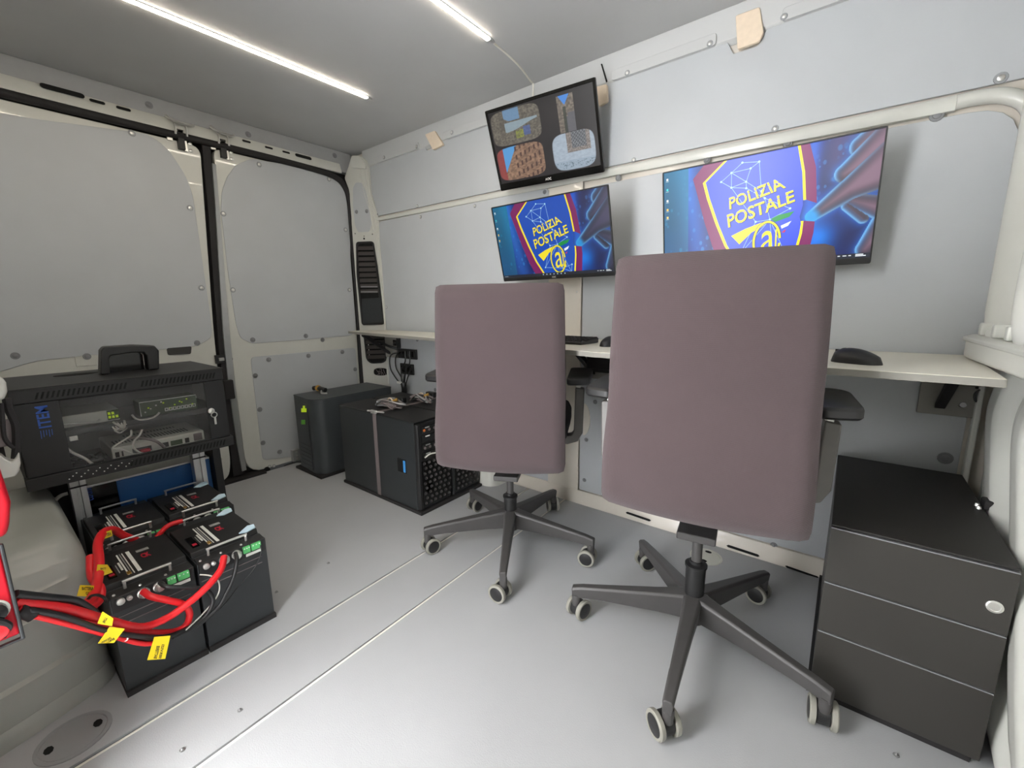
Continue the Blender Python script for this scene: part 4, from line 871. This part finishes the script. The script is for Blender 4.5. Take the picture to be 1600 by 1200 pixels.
o = obj('cord', MB().tube([px(444, 728, -2.50), px(452, 724, -2.50), px(460, 722, -2.48), px(470, 722, -2.42)], .0035, 'bcable', 6)); tag(o, 'short black cord on the floor edge left of the grey power supply tower', 'cord')

# ================================================================== NETWORK RACK ON ALUMINIUM POSTS
RX, RB, ry0, ry1, rz0, rz1 = -1.780, -2.13, .055, .565, .418, .708
rk = thing('network_rack', 'black wall-type network rack with a glass door and a key in its lock', 'rack', ((RX + RB) / 2, .31, rz0))
obj('top_panel', MB().box((RB, ry0 - .005, rz1 - .004), (RX + .006, ry1 + .005, rz1), 'blackm'), rk, bevel=.0015)
def vents(z0, z1, X, y0, y1, n, par, gap=()):
    for k in range(n):
        y = y0 + (y1 - y0) * k / (n - 1)
        if any(a < k / n < b2 for a, b2 in gap): continue
        h = (z1 - z0); vm.prism([Vector((X, y - .003, z0)), Vector((X, y + .0015, z0)), Vector((X, y + .008, z1)), Vector((X, y + .0035, z1))], (.0012, 0, 0), 'hole')
tb = obj('top_frame', MB().box((RX - .02, ry0, rz1 - .042), (RX + .004, ry1, rz1 - .003), 'blackm'), rk, bevel=.002)
vm = MB(); vents(rz1 - .033, rz1 - .014, RX + .004, ry0 + .05, ry1 - .03, 42, tb, ((.44, .52),)); obj('vent_slots', vm, tb)
bb = obj('bottom_frame', MB().box((RX - .02, ry0 - .004, rz0), (RX + .014, ry1 + .004, rz0 + .036), 'blackm'), rk, bevel=.002)
vm = MB(); vents(rz0 + .009, rz0 + .028, RX + .014, ry0 + .22, ry1 - .03, 26, bb)
for k in range(18): vm.lathe([(0, .0019), (.0012, .0017)], (RX + .014, ry0 + .08 + k * .0085, rz0 + .012 + (k % 3) * .007), (1, 0, 0), 'white', 6)
obj('vent_slots', vm, bb)
sm_ = MB().box((RB, ry0, rz0), (RB + .004, ry1, rz1 - .004), 'rivetp'); obj('back_panel', sm_, rk)
obj('side_panel', MB().box((RB, ry0, rz0), (RX - .02, ry0 + .004, rz1 - .004), 'blackm'), rk); obj('side_panel', MB().box((RB, ry1 - .004, rz0), (RX - .02, ry1, rz1 - .004), 'blackm'), rk)
obj('bottom_panel', MB().box((RB, ry0, rz0), (RX - .02, ry1, rz0 + .004), 'blackm'), rk)
za, zb = rz0 + .037, rz1 - .043
do = obj('door', MB().ring([Vector((RX, y, z)) for y, z in ((ry0 + .002, za), (ry1 - .002, za), (ry1 - .002, zb), (ry0 + .002, zb))], [Vector((RX, y, z)) for y, z in ((ry0 + .092, za + .002), (ry1 - .062, za + .002), (ry1 - .062, zb - .002), (ry0 + .092, zb - .002))], (.006, 0, 0), 'blackm'), rk, bevel=.0015)
obj('glass_pane', MB().box((RX + .001, ry0 + .088, za + .001), (RX + .0035, ry1 - .058, zb - .001), 'glass'), do)
lm = MB(); yb, yt = .098, .123
def prn(body, z0_, z1_, bold=.02, a=yt, b2=yb): lettering(lm, body, [Vector((RX + .0066, a, z0_)), Vector((RX + .0066, a, z1_)), Vector((RX + .0066, b2, z1_)), Vector((RX + .0066, b2, z0_))], 'bluep', bold)
prn('ITEM', .592, .655)
for k in range(5): lm.tube([Vector((RX + .0064, yb + .001 + k * .0055, .562 + .004 * k % .01)), Vector((RX + .0064, yb + .002 + k * .0055, .585))], .0009, 'bluep', 4, 0)
obj('blue_lettering', lm, do)
lc = px(330, 642, RX + .006); lo_ = obj('lock', MB().lathe([(0, .010), (.004, .010), (.0055, .008)], lc, (1, 0, 0), 'steel', 18), do)
obj('key_ring', MB().tube([lc + Vector((.008, .005 + .009 * math.cos(q), -.014 + .009 * math.sin(q))) for q in [k * math.pi / 6 for k in range(13)]], .0018, 'steel', 6, 2), lo_)
obj('key', MB().box(lc + Vector((.006, .003, -.050)), lc + Vector((.008, .010, -.024)), 'steel'), lo_, bevel=.001)
obj('shelf', MB().box((RB + .02, ry0 + .01, .558), (RX - .05, ry1 - .01, .562), 'server').box((RX - .052, ry0 + .01, .545), (RX - .048, ry1 - .01, .562), 'server'), rk)
obj('mounting_rail', MB().box((RX - .07, ry0 + .012, rz0 + .005), (RX - .062, ry0 + .03, rz1 - .01), 'blackm'), rk)
rl_ = obj('mounting_rail', MB().box((RX - .07, ry1 - .03, rz0 + .005), (RX - .062, ry1 - .012, rz1 - .01), 'blackm'), rk)
for k in range(3): obj('strap_clip', MB().box((RB + .03, .14 + k * .12, rz1 - .022), (RB + .05, .17 + k * .12, rz1 - .004), 'alu'), rk)
# things inside the rack
t = thing('network_switch', 'pale network device with a green circuit board window, on the left of the rack shelf', 'network device', (-1.93, .20, .562))
obj('case', MB().box((-2.05, .115, .562), (-1.87, .285, .600), 'device'), t, bevel=.003); obj('port_board', MB().box((-1.87, .255, .567), (-1.868, .285, .598), 'pcb'), t)
for k in range(5): obj('port', MB().box((-1.868, .257 + (k % 3) * .009, .572 + (k // 3) * .012), (-1.866, .263 + (k % 3) * .009, .580 + (k // 3) * .012), 'ygreen'), t)
t = thing('circuit_board', 'open green circuit board with bare ports on the right of the rack shelf', 'circuit board', (-1.86, .42, .562))
X = -1.85; obj('face_plate', MB().box((X - .08, .335, .562), (X, .495, .612), 'pcb'), t)
obj('white_frame', MB().tube([Vector((X + .001, .335, .565)), Vector((X + .001, .335, .612)), Vector((X + .001, .495, .612)), Vector((X + .001, .495, .600))], .0014, 'white', 5, 0), t)
for k in range(8): obj('port', MB().ring([Vector((X + .001, .400 + k * .0115 + a, .570 + b2)) for a, b2 in ((0, 0), (.0095, 0), (.0095, .011), (0, .011))], [Vector((X + .001, .400 + k * .0115 + a, .570 + b2)) for a, b2 in ((.002, .002), (.0075, .002), (.0075, .009), (.002, .009))], (.002, 0, 0), 'white'), t)
for k in range(12): obj('component', MB().box((X, .345 + (k * 37 % 100) * .0014, .575 + (k * 53 % 30) * .001), (X + .003, .349 + (k * 37 % 100) * .0014, .579 + (k * 53 % 30) * .001), 'ygreen' if k % 3 else 'white'), t)
t = thing('network_router', 'pale grey slotted network router with a red plug on the rack floor', 'router', (-1.90, .40, rz0 + .004))
obj('case', MB().box((-2.04, .245, .437), (-1.835, .500, .480), 'device'), t, bevel=.004)
vm = MB()
for k in range(22): vm.box((-1.93, .26 + k * .0095, .480), (-1.875, .264 + k * .0095, .4806), 'server')
obj('vent_slots', vm, t); vm = MB()
for k in range(16): vm.box((-1.99, .30 + k * .0095, .480), (-1.97, .304 + k * .0095, .4806), 'server')
obj('vent_slots', vm, t)
for a, b2, c_ in ((.252, .262, 'hole'), (.268, .272, 'hole'), (.295, .345, 'server'), (.372, .392, 'hole'), (.398, .432, 'pcb'), (.440, .452, 'hole')): obj('port', MB().box((-1.835, a, .447), (-1.8338, b2, .464), c_), t)
obj('fan_cover', MB().box((-1.835, .466, .448), (-1.832, .492, .474), 'gcable'), t, bevel=.002); obj('red_plug', MB().box((-1.835, .312, .444), (-1.815, .338, .458), 'redp'), t, bevel=.002)
obj('foot', MB().box((-2.0, .26, rz0 + .004), (-1.86, .48, .437), 'rubber'), t)
t = thing('adapter_pile', 'tangle of black power adapters on the rack floor left of the router', 'adapter', (-1.88, .17, rz0 + .004))
for k in range(4): obj('adapter', MB().box((-1.96 + k * .03, .09 + k * .032, rz0 + .004), (-1.90 + k * .02, .125 + k * .034, rz0 + .035), 'bcable'), t, bevel=.006)
for k in range(4): obj('lead', MB().tube([Vector((-1.86, .10 + k * .03, .45)), Vector((-1.84, .13 + k * .03, .475)), Vector((-1.85, .17 + k * .02, .455)), Vector((-1.87, .20 + k * .012, .45))], .0035, 'bcable', 6), t)
def rcab(lab, pts, r=.0032, mt='wcable', X=-1.80):
    q = [px(p[0], p[1], p[2] if len(p) > 2 else X) for p in pts]; o = obj('network_cable', MB().tube(q, r, mt, 6)); tag(o, lab, 'cable', 'pale network cables inside the rack'); return o
rcab('pale cable along the shelf from the left network device', [(87, 665), (110, 663), (140, 661), (152, 659), (157, 655)], X=-1.84)
rcab('pale cable looping under the green circuit board', [(206, 648), (212, 654), (222, 656), (238, 653), (246, 648), (249, 644)], X=-1.83)
rcab('pale cable curving down to the router front', [(222, 671), (218, 680), (209, 690), (209, 700), (222, 708), (244, 706)], X=-1.815)
rcab('pale cable crossing from the coil to the router', [(205, 672), (204, 681), (190, 690), (176, 700), (190, 702), (206, 709), (215, 710)], X=-1.815)
rcab('grey slanting cable at the lower left of the rack', [(104, 700), (115, 708), (132, 716), (143, 724), (150, 728)], X=-1.805, r=.004)
rcab('dark grey cable lying over the router', [(200, 684), (226, 685), (245, 690), (258, 700)], X=-1.82, mt='gcable', r=.005)
bundle('cable_coil', 'coil of pale cable lying on the rack shelf lip', (-1.835, .275, .525), 5, ['wcable'], (.035, .03), 5, .003, False)
for k, (x, y) in enumerate(((94, 690), (115, 685))):
    c = px(x, y, -1.815); o = obj('cable_clip', MB().box(c - Vector((.004, .009, .007)), c + Vector((.004, .009, .007)), 'white'), bevel=.002); tag(o, ('left' if k == 0 else 'right') + ' white adhesive cable clip hanging at the lower left inside the rack', 'clip')
# handle box on top
hx = -1.93; ht = thing('monitor_stand', 'upright black plastic frame with a wide opening, standing on the rack', 'stand', (hx, .33, rz1))
po = [(160, 600), (158, 548), (163, 542), (208, 539), (242, 540), (249, 548), (252, 592)]
pi = [(174, 596), (171, 562), (173, 556), (208, 551), (224, 551), (229, 556), (234, 590)]
hxp = lambda l, X: [px(x, y, X) for x, y in l]
o_ = [Vector((hx, p.y, max(p.z, rz1))) for p in hxp(po, hx)]; i_ = [Vector((hx, p.y, max(p.z, rz1 + .0))) for p in hxp(pi, hx)]
o_[0].z = o_[-1].z = i_[0].z = i_[-1].z = rz1
obj('frame', MB().add([*o_, *i_, *[p + Vector((-.05, 0, 0)) for p in o_], *[p + Vector((-.05, 0, 0)) for p in i_]], [f for k in range(6) for f in ((k, k + 1, 8 + k, 7 + k), (14 + k, 21 + k, 22 + k, 15 + k), (k, 14 + k, 15 + k, k + 1), (7 + k, 8 + k, 22 + k, 21 + k))] + [(0, 7, 21, 14), (6, 20, 27, 13)], 'black'), ht, bevel=.005)
obj('inner_shell', MB().prism([p + Vector((-.05, 0, 0)) for p in i_], (-.004, 0, 0), 'blackg'), ht)
c = pz(120, 585, rz1); o = obj('cable_entry_cover', MB().prism([c + Vector((.028 * math.cos(a), .055 * math.sin(a), 0)) for a in [2 * math.pi * k / 20 for k in range(20)]], (0, 0, .0015), 'hole')); 
o.parent = rk; o.matrix_parent_inverse = rk.matrix_world.inverted()
for x, y, lab in ((121, 0, 'left'), (315, 0, 'right')):
    X = -1.90; yy = px(x, 760, X).y; t = thing('aluminium_post', lab + ' slotted aluminium post carrying the network rack', 'post', (X, yy, 0), group='aluminium posts under the rack')
    hw = .019
    obj('extrusion', MB().prism([Vector((X + a, yy + b2, 0)) for a, b2 in ((hw, -hw), (hw, -.004), (hw - .008, -.004), (hw - .008, .004), (hw, .004), (hw, hw), (-hw, hw), (-hw, -hw))], (0, 0, rz0), 'alu'), t, bevel=.001)
    obj('cable_tie', MB().box((X + hw, yy - hw - .002, .375 - .01), (X + hw + .0025, yy + hw + .002, .370), 'rubber'), t)
t = thing('battery_charger', 'blue and black charger unit behind the aluminium posts under the rack', 'charger', (-1.99, .35, .10))
bx = -1.935; y0_ = px(131, 770, bx).y; ym = px(183, 760, bx).y; y1_ = px(330, 735, bx).y; zt_ = px(183, 750, bx).z
obj('blue_body', MB().box((bx - .12, ym, .10), (bx, y1_, zt_ - .004), 'blue'), t, bevel=.003); obj('black_panel', MB().box((bx - .12, y0_, .10), (bx + .001, ym, zt_ - .002), 'blackg'), t, bevel=.002)
obj('top_edge', MB().box((bx - .12, y0_, zt_ - .003), (bx - .0, y1_, zt_ + .004), 'alu'), t, bevel=.001)
lm = MB(); q = [px(x, y, bx + .0015) for x, y in ((134, 782), (139, 762), (146, 762), (142, 782))]
lettering(lm, 'ctrum', [px(147, 781, bx + .0015), px(143, 762, bx + .0015), px(131, 765, bx + .0015), px(136, 783, bx + .0015)], 'bluep', .02); obj('blue_lettering', lm, t)
obj('white_mark', MB().tube([px(130, 764, bx + .002), px(146, 760, bx + .002)], .0012, 'white', 5, 0), t)
obj('mounting_foot', MB().box((bx - .12, y0_ + .02, 0), (bx - .02, y1_ - .02, .10), 'rubber'), t)
o = obj('rack_support_box', MB().box((-2.0, .535, 0), (-1.90, .562, rz0), 'blackm'), bevel=.003); tag(o, 'narrow black upright box beside the right aluminium post', 'support')
o = obj('cable_coil', MB().tube([px(x, y, -1.95) for x, y in ((322, 716), (332, 713), (345, 715), (346, 718), (333, 719), (323, 717))], .004, 'wcable', 6)); tag(o, 'cream cable loop poking out right of the rack foot', 'cable')
o = obj('cable_coil', MB().tube([px(x, y, -1.92) for x, y in ((84, 788), (88, 780), (96, 774), (106, 771))], .006, 'wcable', 6)); tag(o, 'pale cable arc left of the left aluminium post', 'cable')
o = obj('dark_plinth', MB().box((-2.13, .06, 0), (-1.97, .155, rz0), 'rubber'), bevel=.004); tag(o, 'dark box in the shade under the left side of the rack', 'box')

# ================================================================== BATTERY MODULES
def module(lab, xf, y0, wd, near, zt=.262):
    t = thing('battery_module', lab, 'battery', (xf - .15, y0 + wd / 2, 0), group='black battery modules')
    D = .300; b0 = lambda x, y, z: Vector((xf - x, y0 + y, z))
    obj('case', MB().box(b0(0, .001, .012), b0(D, wd - .001, zt - .004), 'server'), t, bevel=.002)
    obj('tray', MB().box(b0(-.008, 0, 0), b0(D, wd, .014), 'rubber'), t)
    obj('front_fascia', MB().prism([b0(-.004, .004, zt - .040), b0(-.004, .004, zt - .002), b0(.03, .004, zt + .002), b0(.03, .004, zt - .040)], (0, wd - .008, 0), 'blackm'), t, bevel=.0015)
    for zz in (.056, .075): obj('pressed_line', MB().box(b0(-.001, .006, zt - zz), b0(.002, wd * .9, zt - zz + .002), 'gcable'), t)
    pn = obj('label_panel', MB().prism([b0(.045, .003, zt - .006), b0(.050, .003, zt + .010), b0(.235, .003, zt + .010), b0(.245, .003, zt - .006)], (0, wd - .006, 0), 'blackm'), t, bevel=.002)
    zp = zt + .010; bar = lambda n, x0, x1, ya, yb_, mt, h=.0008: obj(n, MB().box(b0(x0, ya, zp), b0(x1, yb_, zp + h), mt), pn)
    bar('display', .075, .145, .016, .032, 'blackg', .003); bar('red_digit', .082, .095, .019, .029, 'redp', .0035); bar('text_mark', .09, .14, .038, .040, 'greyl')
    for ya, yb_, mt in ((.050, .053, 'white'), (.056, .058, 'greyl'), (.061, .063, 'white'), (.069, .0765, 'white')): bar('printed_bar', .062, .20, ya, yb_, mt)
    bar('gold_button', .064, .078, .049, .057, 'gold', .003); bar('sensor', .10, .15, .044, .048, 'white')
    bar('grey_label', .172, .186, .088, .114, 'greyl')
    lm = MB(); lettering(lm, 'CK', [b0(.125, .091, zp + .001), b0(.125, .110, zp + .001), b0(.155, .109, zp + .001), b0(.155, .090, zp + .001)], 'redp', .05); obj('red_mark', lm, pn)
    for xx, zz in ((.020, .020), (.275, .016)):
        a = .035 if xx < .1 else .05; b2 = wd - .045 if xx < .1 else wd - .03
        hb = obj('handle', MB().tube([b0(xx, a, zt - .002), b0(xx - .002, a, zt + zz - .004), b0(xx - .002, a + .004, zt + zz), b0(xx - .002, b2 - .004, zt + zz), b0(xx - .002, b2, zt + zz - .004), b0(xx, b2, zt - .002)], .0032, 'steel', 8, 3), t)
    X = -.004
    for yy, r in ((.020, .008), (.036, .0055)): obj('test_point', MB().lathe([(0, r), (.006, r), (.008, r * .6)], b0(X, yy, zt - .014), (1, 0, 0), 'steel', 12), t)
    for yy in (.062, .092): g_ = obj('cable_gland', MB().lathe([(0, .0125), (.005, .0125), (.006, .0105), (.012, .0105), (.015, .0085), (.018, .0065)], b0(X, yy, zt - .016), (1, 0, 0), 'steel', 12), t)
    for ya, yb_ in ((.108, .126), (.129, .154)):
        gt = obj('terminal_block', MB().box(b0(X, ya, zt - .022), b0(X - .008, yb_, zt - .003), 'green'), t, bevel=.0015)
        for k in range(3): obj('screw', MB().lathe([(0, .0018), (.001, .0016)], b0(X - .008, ya + (yb_ - ya) * (k + .5) / 3, zt - .007), (1, 0, 0), 'white', 6), gt)
    obj('white_label', MB().box(b0(X, .115, zt - .036), b0(X - .001, .155, zt - .028), 'white'), t)
    for yy in (.012, .06, .11): obj('bolt', MB().lathe([(0, .0035), (.003, .0025)], b0(.008, yy, zt - .001), (0, 0, 1), 'steel', 8), t)
    if not lab.startswith('left'):
        for xx in (.06, .235):
            sb = [b0(xx - .012, .120, zt + .014), b0(xx + .004, .150, zt + .020), b0(xx + .006, .168, zt + .016), b0(xx - .010, .166, zt + .012), b0(xx - .016, .140, zt + .010)]
            obj('pale_strap', MB().prism(sb, (0, 0, .004), 'lblue'), t, bevel=.0015)
    return t
module('left black battery module of the front row, nearest the wheel arch', -1.285, .118, .168, True)
module('right front black battery module at the outer floor corner of the stack', -1.285, .290, .172, True)
module('left rear black battery module, next to the rack posts', -1.602, .148, .168, False)
module('right rear black battery module with pale straps, in front of the blue charger', -1.602, .320, .172, False)

def cab(lab, pts, r, mt, grp, mid=None):
    o = obj('power_cable', MB().tube([px(x, y, X) for x, y, X in pts], r, mt, 10)); tag(o, lab, 'cable', grp); return o
RG = 'red battery cables'; BG = 'black battery cables'
cab('thick red cable curling from the left front battery gland', [(224, 924, -1.262), (236, 932, -1.235), (258, 937, -1.225), (285, 944, -1.225), (296, 957, -1.225), (292, 975, -1.225), (275, 986, -1.22), (240, 989, -1.20), (200, 985, -1.17), (150, 975, -1.13), (80, 960, -1.08), (25, 950, -1.05)], .0076, 'red', RG)
cab('thick red cable sweeping from the right front battery gland to the left', [(350, 870, -1.262), (346, 888, -1.235), (330, 910, -1.215), (300, 938, -1.205), (262, 965, -1.20), (220, 980, -1.18), (170, 970, -1.14), (110, 953, -1.09), (22, 938, -1.05)], .0084, 'red', RG)
cab('thick red cable arching up over the rear batteries and down past the wheel arch', [(262, 838, -1.60), (235, 850, -1.60), (196, 838, -1.58), (178, 828, -1.56), (162, 832, -1.50), (153, 850, -1.44), (155, 880, -1.36), (152, 910, -1.30), (146, 930, -1.25), (128, 948, -1.20), (85, 949, -1.12), (45, 946, -1.065)], .0100, 'red', RG)
cab('second red cable running straight down beside the wheel arch', [(141, 870, -1.40), (143, 900, -1.34), (157, 920, -1.28), (155, 938, -1.25), (136, 952, -1.20), (100, 957, -1.13), (50, 954, -1.065)], .0085, 'red', RG)
cab('short red cable between the front and rear batteries', [(240, 845, -1.56), (262, 822, -1.56), (285, 814, -1.56)], .007, 'red', RG)
cab('thin red cable under the yellow tags', [(55, 962, -1.06), (110, 976, -1.09), (190, 998, -1.15), (228, 1006, -1.17), (262, 1001, -1.18)], .005, 'red', RG)
cab('black cable curving from the left front battery gland', [(250, 910, -1.262), (262, 917, -1.235), (300, 918, -1.225), (322, 922, -1.225), (333, 938, -1.22), (322, 962, -1.215), (300, 978, -1.21), (262, 994, -1.19), (215, 994, -1.16), (160, 984, -1.12), (95, 962, -1.07), (28, 950, -1.05)], .0052, 'bcable', BG)
cab('black cable dropping from the right front battery gland', [(368, 864, -1.262), (370, 878, -1.235), (364, 905, -1.225), (352, 930, -1.22), (340, 950, -1.215), (310, 976, -1.21), (270, 996, -1.195)], .0052, 'bcable', BG)
cab('black cable above the red ones, coming from the red junction box', [(24, 928, -1.04), (70, 933, -1.07), (115, 938, -1.10), (140, 951, -1.12), (160, 968, -1.15), (190, 990, -1.16), (240, 998, -1.18)], .0065, 'bcable', BG)
cab('thin grey wire looping down the right front battery', [(312, 898, -1.255), (330, 900, -1.24), (342, 910, -1.23), (340, 930, -1.225), (318, 958, -1.22), (290, 985, -1.20)], .0018, 'wcable', 'thin battery wires')
cab('thin black wire hanging from the corner terminal block', [(407, 852, -1.265), (408, 866, -1.25), (395, 892, -1.24), (370, 920, -1.235), (345, 950, -1.225), (300, 985, -1.205)], .0016, 'bcable', 'thin battery wires')
cab('black sleeve end of the lowest red cable at the junction box', [(26, 952, -1.05), (42, 957, -1.06), (54, 962, -1.06)], .011, 'rubber', BG)
def tag_label(lab, pts, X, lines, quad=None):
    t = thing('cable_tag', lab, 'tag', px(*pts[0], X), group='yellow cable tags')
    P3 = [px(x, y, X) for x, y in pts]; obj('flag', MB().prism(P3, (.0012, 0, 0), 'yellow'), t)
    if lines:
        lm = MB()
        for body, q in lines: lettering(lm, body, [px(x, y, X + .0016) for x, y in q], 'ink', .03)
        obj('printed_text', lm, t)
tag_label('large yellow cable tag hanging in front of the battery box', [(230, 1031), (258, 1029), (266, 993), (241, 995)], -1.165, [('BATTERIE', [(240, 1029), (245, 1009), (250, 1009), (245, 1029)]), ('SERVIZI', [(248, 1029), (253, 1007), (257, 1007), (252, 1029)])])
tag_label('slanting yellow cable tag wrapped on the red cables by the wheel arch', [(153, 1005), (178, 1004), (195, 982), (171, 979)], -1.12, [('NEGATIVO', [(157, 1004), (172, 995), (175, 998), (160, 1005)]), ('COMUNE', [(166, 1004), (178, 996), (180, 999), (169, 1005)])])
tag_label('small pointed yellow cable tag above the slanting one', [(152, 974), (175, 978), (177, 966), (160, 955)], -1.105, [('BATT', [(160, 972), (164, 964), (168, 966), (164, 974)])])
tag_label('yellow cable tag at the left of the tied red cables', [(120, 931), (144, 932), (147, 915), (125, 914)], -1.26, [('BATTERIA', [(128, 922), (146, 922), (146, 917), (128, 917)]), ('CAR 1', [(134, 929), (145, 929), (145, 925), (134, 925)])])
tag_label('yellow wrap on the red cable by the wheel arch', [(150, 898), (162, 899), (176, 894), (168, 882), (152, 882)], -1.325, [('BATT', [(157, 890), (166, 890), (166, 887), (157, 887)])])
tag_label('yellow tag on the arching red cable above the rear battery', [(160, 843), (176, 837), (174, 828), (159, 833)], -1.485, [('BATTERIA', [(162, 840), (174, 836), (173, 831), (161, 835)])])
o = obj('cable_tie', MB().tube([px(x, y, X) for x, y, X in ((137, 937, -1.22), (143, 931, -1.215), (153, 930, -1.225), (163, 934, -1.23), (166, 940, -1.24))], .003, 'bcable', 6)); tag(o, 'black cable tie round the red cables by the wheel arch', 'cable tie')
o = obj('cable_tie', MB().tube([px(x, y, -1.15) for x, y in ((194, 990), (199, 991), (199, 999), (194, 1001), (191, 996), (194, 990))], .0018, 'white', 6)); tag(o, 'clear cable tie right of the slanting yellow tag', 'cable tie')

# ================================================================== WHEEL ARCH AND THINGS AT THE LEFT EDGE
lo = []
prof = [(0.0, .0), (.02, .0), (.06, .002), (.115, .004), (.122, .020), (.19, .024), (.240, .027), (.247, .040), (.292, .044), (.299, .058), (.325, .066), (.331, .080), (.352, .098), (.368, .128), (.379, .175), (.383, .24)]
for z, ins in prof:
    x1 = -1.335 - ins * .75; y1 = .1145 - max(0, ins - .058) * .30; x0, y0 = -1.96, -.098
    pts = [Vector((x0, y0, z)), Vector((x1 + .02, y0, z)), Vector((x1 - .01, .0, z)), Vector((x1 - .055, y1, z)), Vector((x0, y1, z))]
    lo.append(rnd(pts, [0, 0, .10, .045 + ins * .25, 0], 7))
t = thing('wheel_arch_cover', 'big grey moulded plastic wheel arch cover at the left edge', 'cover', (-1.6, 0, 0))
obj('moulding', MB().loft(lo, 'arch'), t, ang=50)
obj('floor_lip', MB().loft([[Vector((p.x, p.y, z)) + (Vector((p.x + 1.6, p.y, 0)).normalized() * .012 if z < .03 else Vector((0, 0, 0))) for p in lo[0]] for z in (0, .012, .04)], 'arch'), t)
# round floor covers
def hatch(lab, c, r, tone):
    t = thing('floor_cover', lab, 'cover', c, group='round covers in the floor'); c = Vector(c)
    obj('ring', MB().lathe([(0, r), (.0025, r), (.003, r * .96), (.003, r * .88), (.001, r * .86)], c, (0, 0, 1), tone, 32), t)
    d = obj('disc', MB().lathe([(0, r * .85), (.002, r * .85), (.0024, r * .82)], c, (0, 0, 1), tone, 32), t)
    for k in (-1, 1): obj('finger_hole', MB().prism([c + Vector((k * .0 + .012 * math.cos(a), k * r * .62 + .008 * math.sin(a), .0024)) for a in [2 * math.pi * q / 8 for q in range(8)]], (0, 0, .0006), 'hole'), d)
hatch('round grey floor cover with two finger holes beside the wheel arch', tuple(pz(116, 1152)), .062, 'hatch')
hatch('pale round floor cover near the wall behind the nearer chair base', tuple(pz(1103, 870)), .055, 'device')
# red junction box with clear cover, red housing, white bracket
t = thing('junction_box', 'red electrical junction box with a clear cover and cables, cut by the left frame edge', 'junction box', (-1.12, -.06, .42))
X = -1.02
obj('body', MB().box((X - .10, -.098, .395), (X - .006, -.012, .56), 'redbox'), t, bevel=.004)
obj('clear_cover', MB().ring([Vector((X - .006, y, z)) for y, z in ((-.098, .385), (-.008, .388), (-.007, .558), (-.098, .562))], [Vector((X - .006, y, z)) for y, z in ((-.094, .389), (-.013, .392), (-.012, .554), (-.094, .557))], (.008, 0, 0), 'server'), t, bevel=.002)
obj('white_label', MB().box((X - .006, -.06, .505), (X - .004, -.024, .520), 'white'), t)
obj('terminal', MB().lathe([(0, .016), (.012, .016), (.013, .012), (.014, .006)], (X - .006, -.034, .450), (1, 0, 0), 'blackg', 18), t)
obj('terminal_ring', MB().lathe([(0, .019), (.002, .019), (.002, .017)], (X - .006, -.034, .450), (1, 0, 0), 'white', 20), t)
obj('inner_lead', MB().tube([(X - .005, -.06, .440), (X + .004, -.035, .435), (X + .004, -.026, .415), (X - .003, -.05, .402)], .006, 'red', 8), t)
obj('inner_lead', MB().tube([(X - .003, -.07, .448), (X + .008, -.04, .446), (X + .006, -.022, .425), (X - .002, -.03, .405)], .005, 'bcable', 8), t)
t = thing('red_housing', 'smooth red plastic housing at the far left edge above the junction box', 'housing', (-1.07, -.06, .62))
obj('shell', MB().loft([[Vector((X - .02 + dx, y + dy, z)) for dx, dy in ((0, 0), (-.08, 0), (-.08, -.085), (0, -.085))] for z, y in ((.56, -.002), (.58, .004), (.615, .0105), (.64, .009), (.68, .007), (.725, .003))], 'redbox'), t, bevel=.008, seg=3)
c = px(2, 763, X - .018); obj('screw_hole', MB().lathe([(0, .004), (.002, .003)], Vector((X - .02, -.001, c.z)), (1, 0, 0), 'hole', 10), t)
t = thing('belt_bracket', 'cream plastic bracket holding black strap loops at the left edge', 'bracket', (-1.35, .0, .60))
X = -1.35
cp = [px(x, y, X) for x, y in ((-14, 712), (3, 712), (9, 718), (17, 722), (24, 716), (30, 706), (33, 724), (30, 736), (24, 745), (8, 748), (-10, 752))]
obj('lower_cup', MB().prism(cp, (-.035, 0, 0), 'paint'), t, bevel=.004)
cp = [px(x, y, X) for x, y in ((-14, 588), (4, 590), (10, 598), (12, 612), (8, 624), (-12, 630))]
obj('upper_cap', MB().prism(cp, (-.035, 0, 0), 'paint'), t, bevel=.006)
obj('back_rail', MB().box((X - .07, -.05, px(0, 745, X).z), (X - .04, .022, px(0, 560, X).z), 'rubber'), t)
obj('strap_loop', MB().tube([px(x, y, X - .01) for x, y in ((10, 622), (14, 640), (24, 662), (26, 690), (24, 716))], .007, 'rubber', 6), t)
obj('strap_loop', MB().tube([px(x, y, X - .005) for x, y in ((2, 630), (4, 655), (6, 680), (12, 692), (22, 700))], .004, 'rubber', 6), t)
obj('grey_buckle', MB().box(px(7, 690, X - .02) + Vector((0, -.012, -.01)), px(7, 655, X - .02) + Vector((.006, .012, 0)), 'gcable'), t, bevel=.003)

# slots and punched faces too small to pick apart
for o in bpy.data.objects:
    if o.name.split('.')[0] in ('vent_slots', 'vent_face', 'wiring', 'edge_band'): o['kind'] = 'stuff'
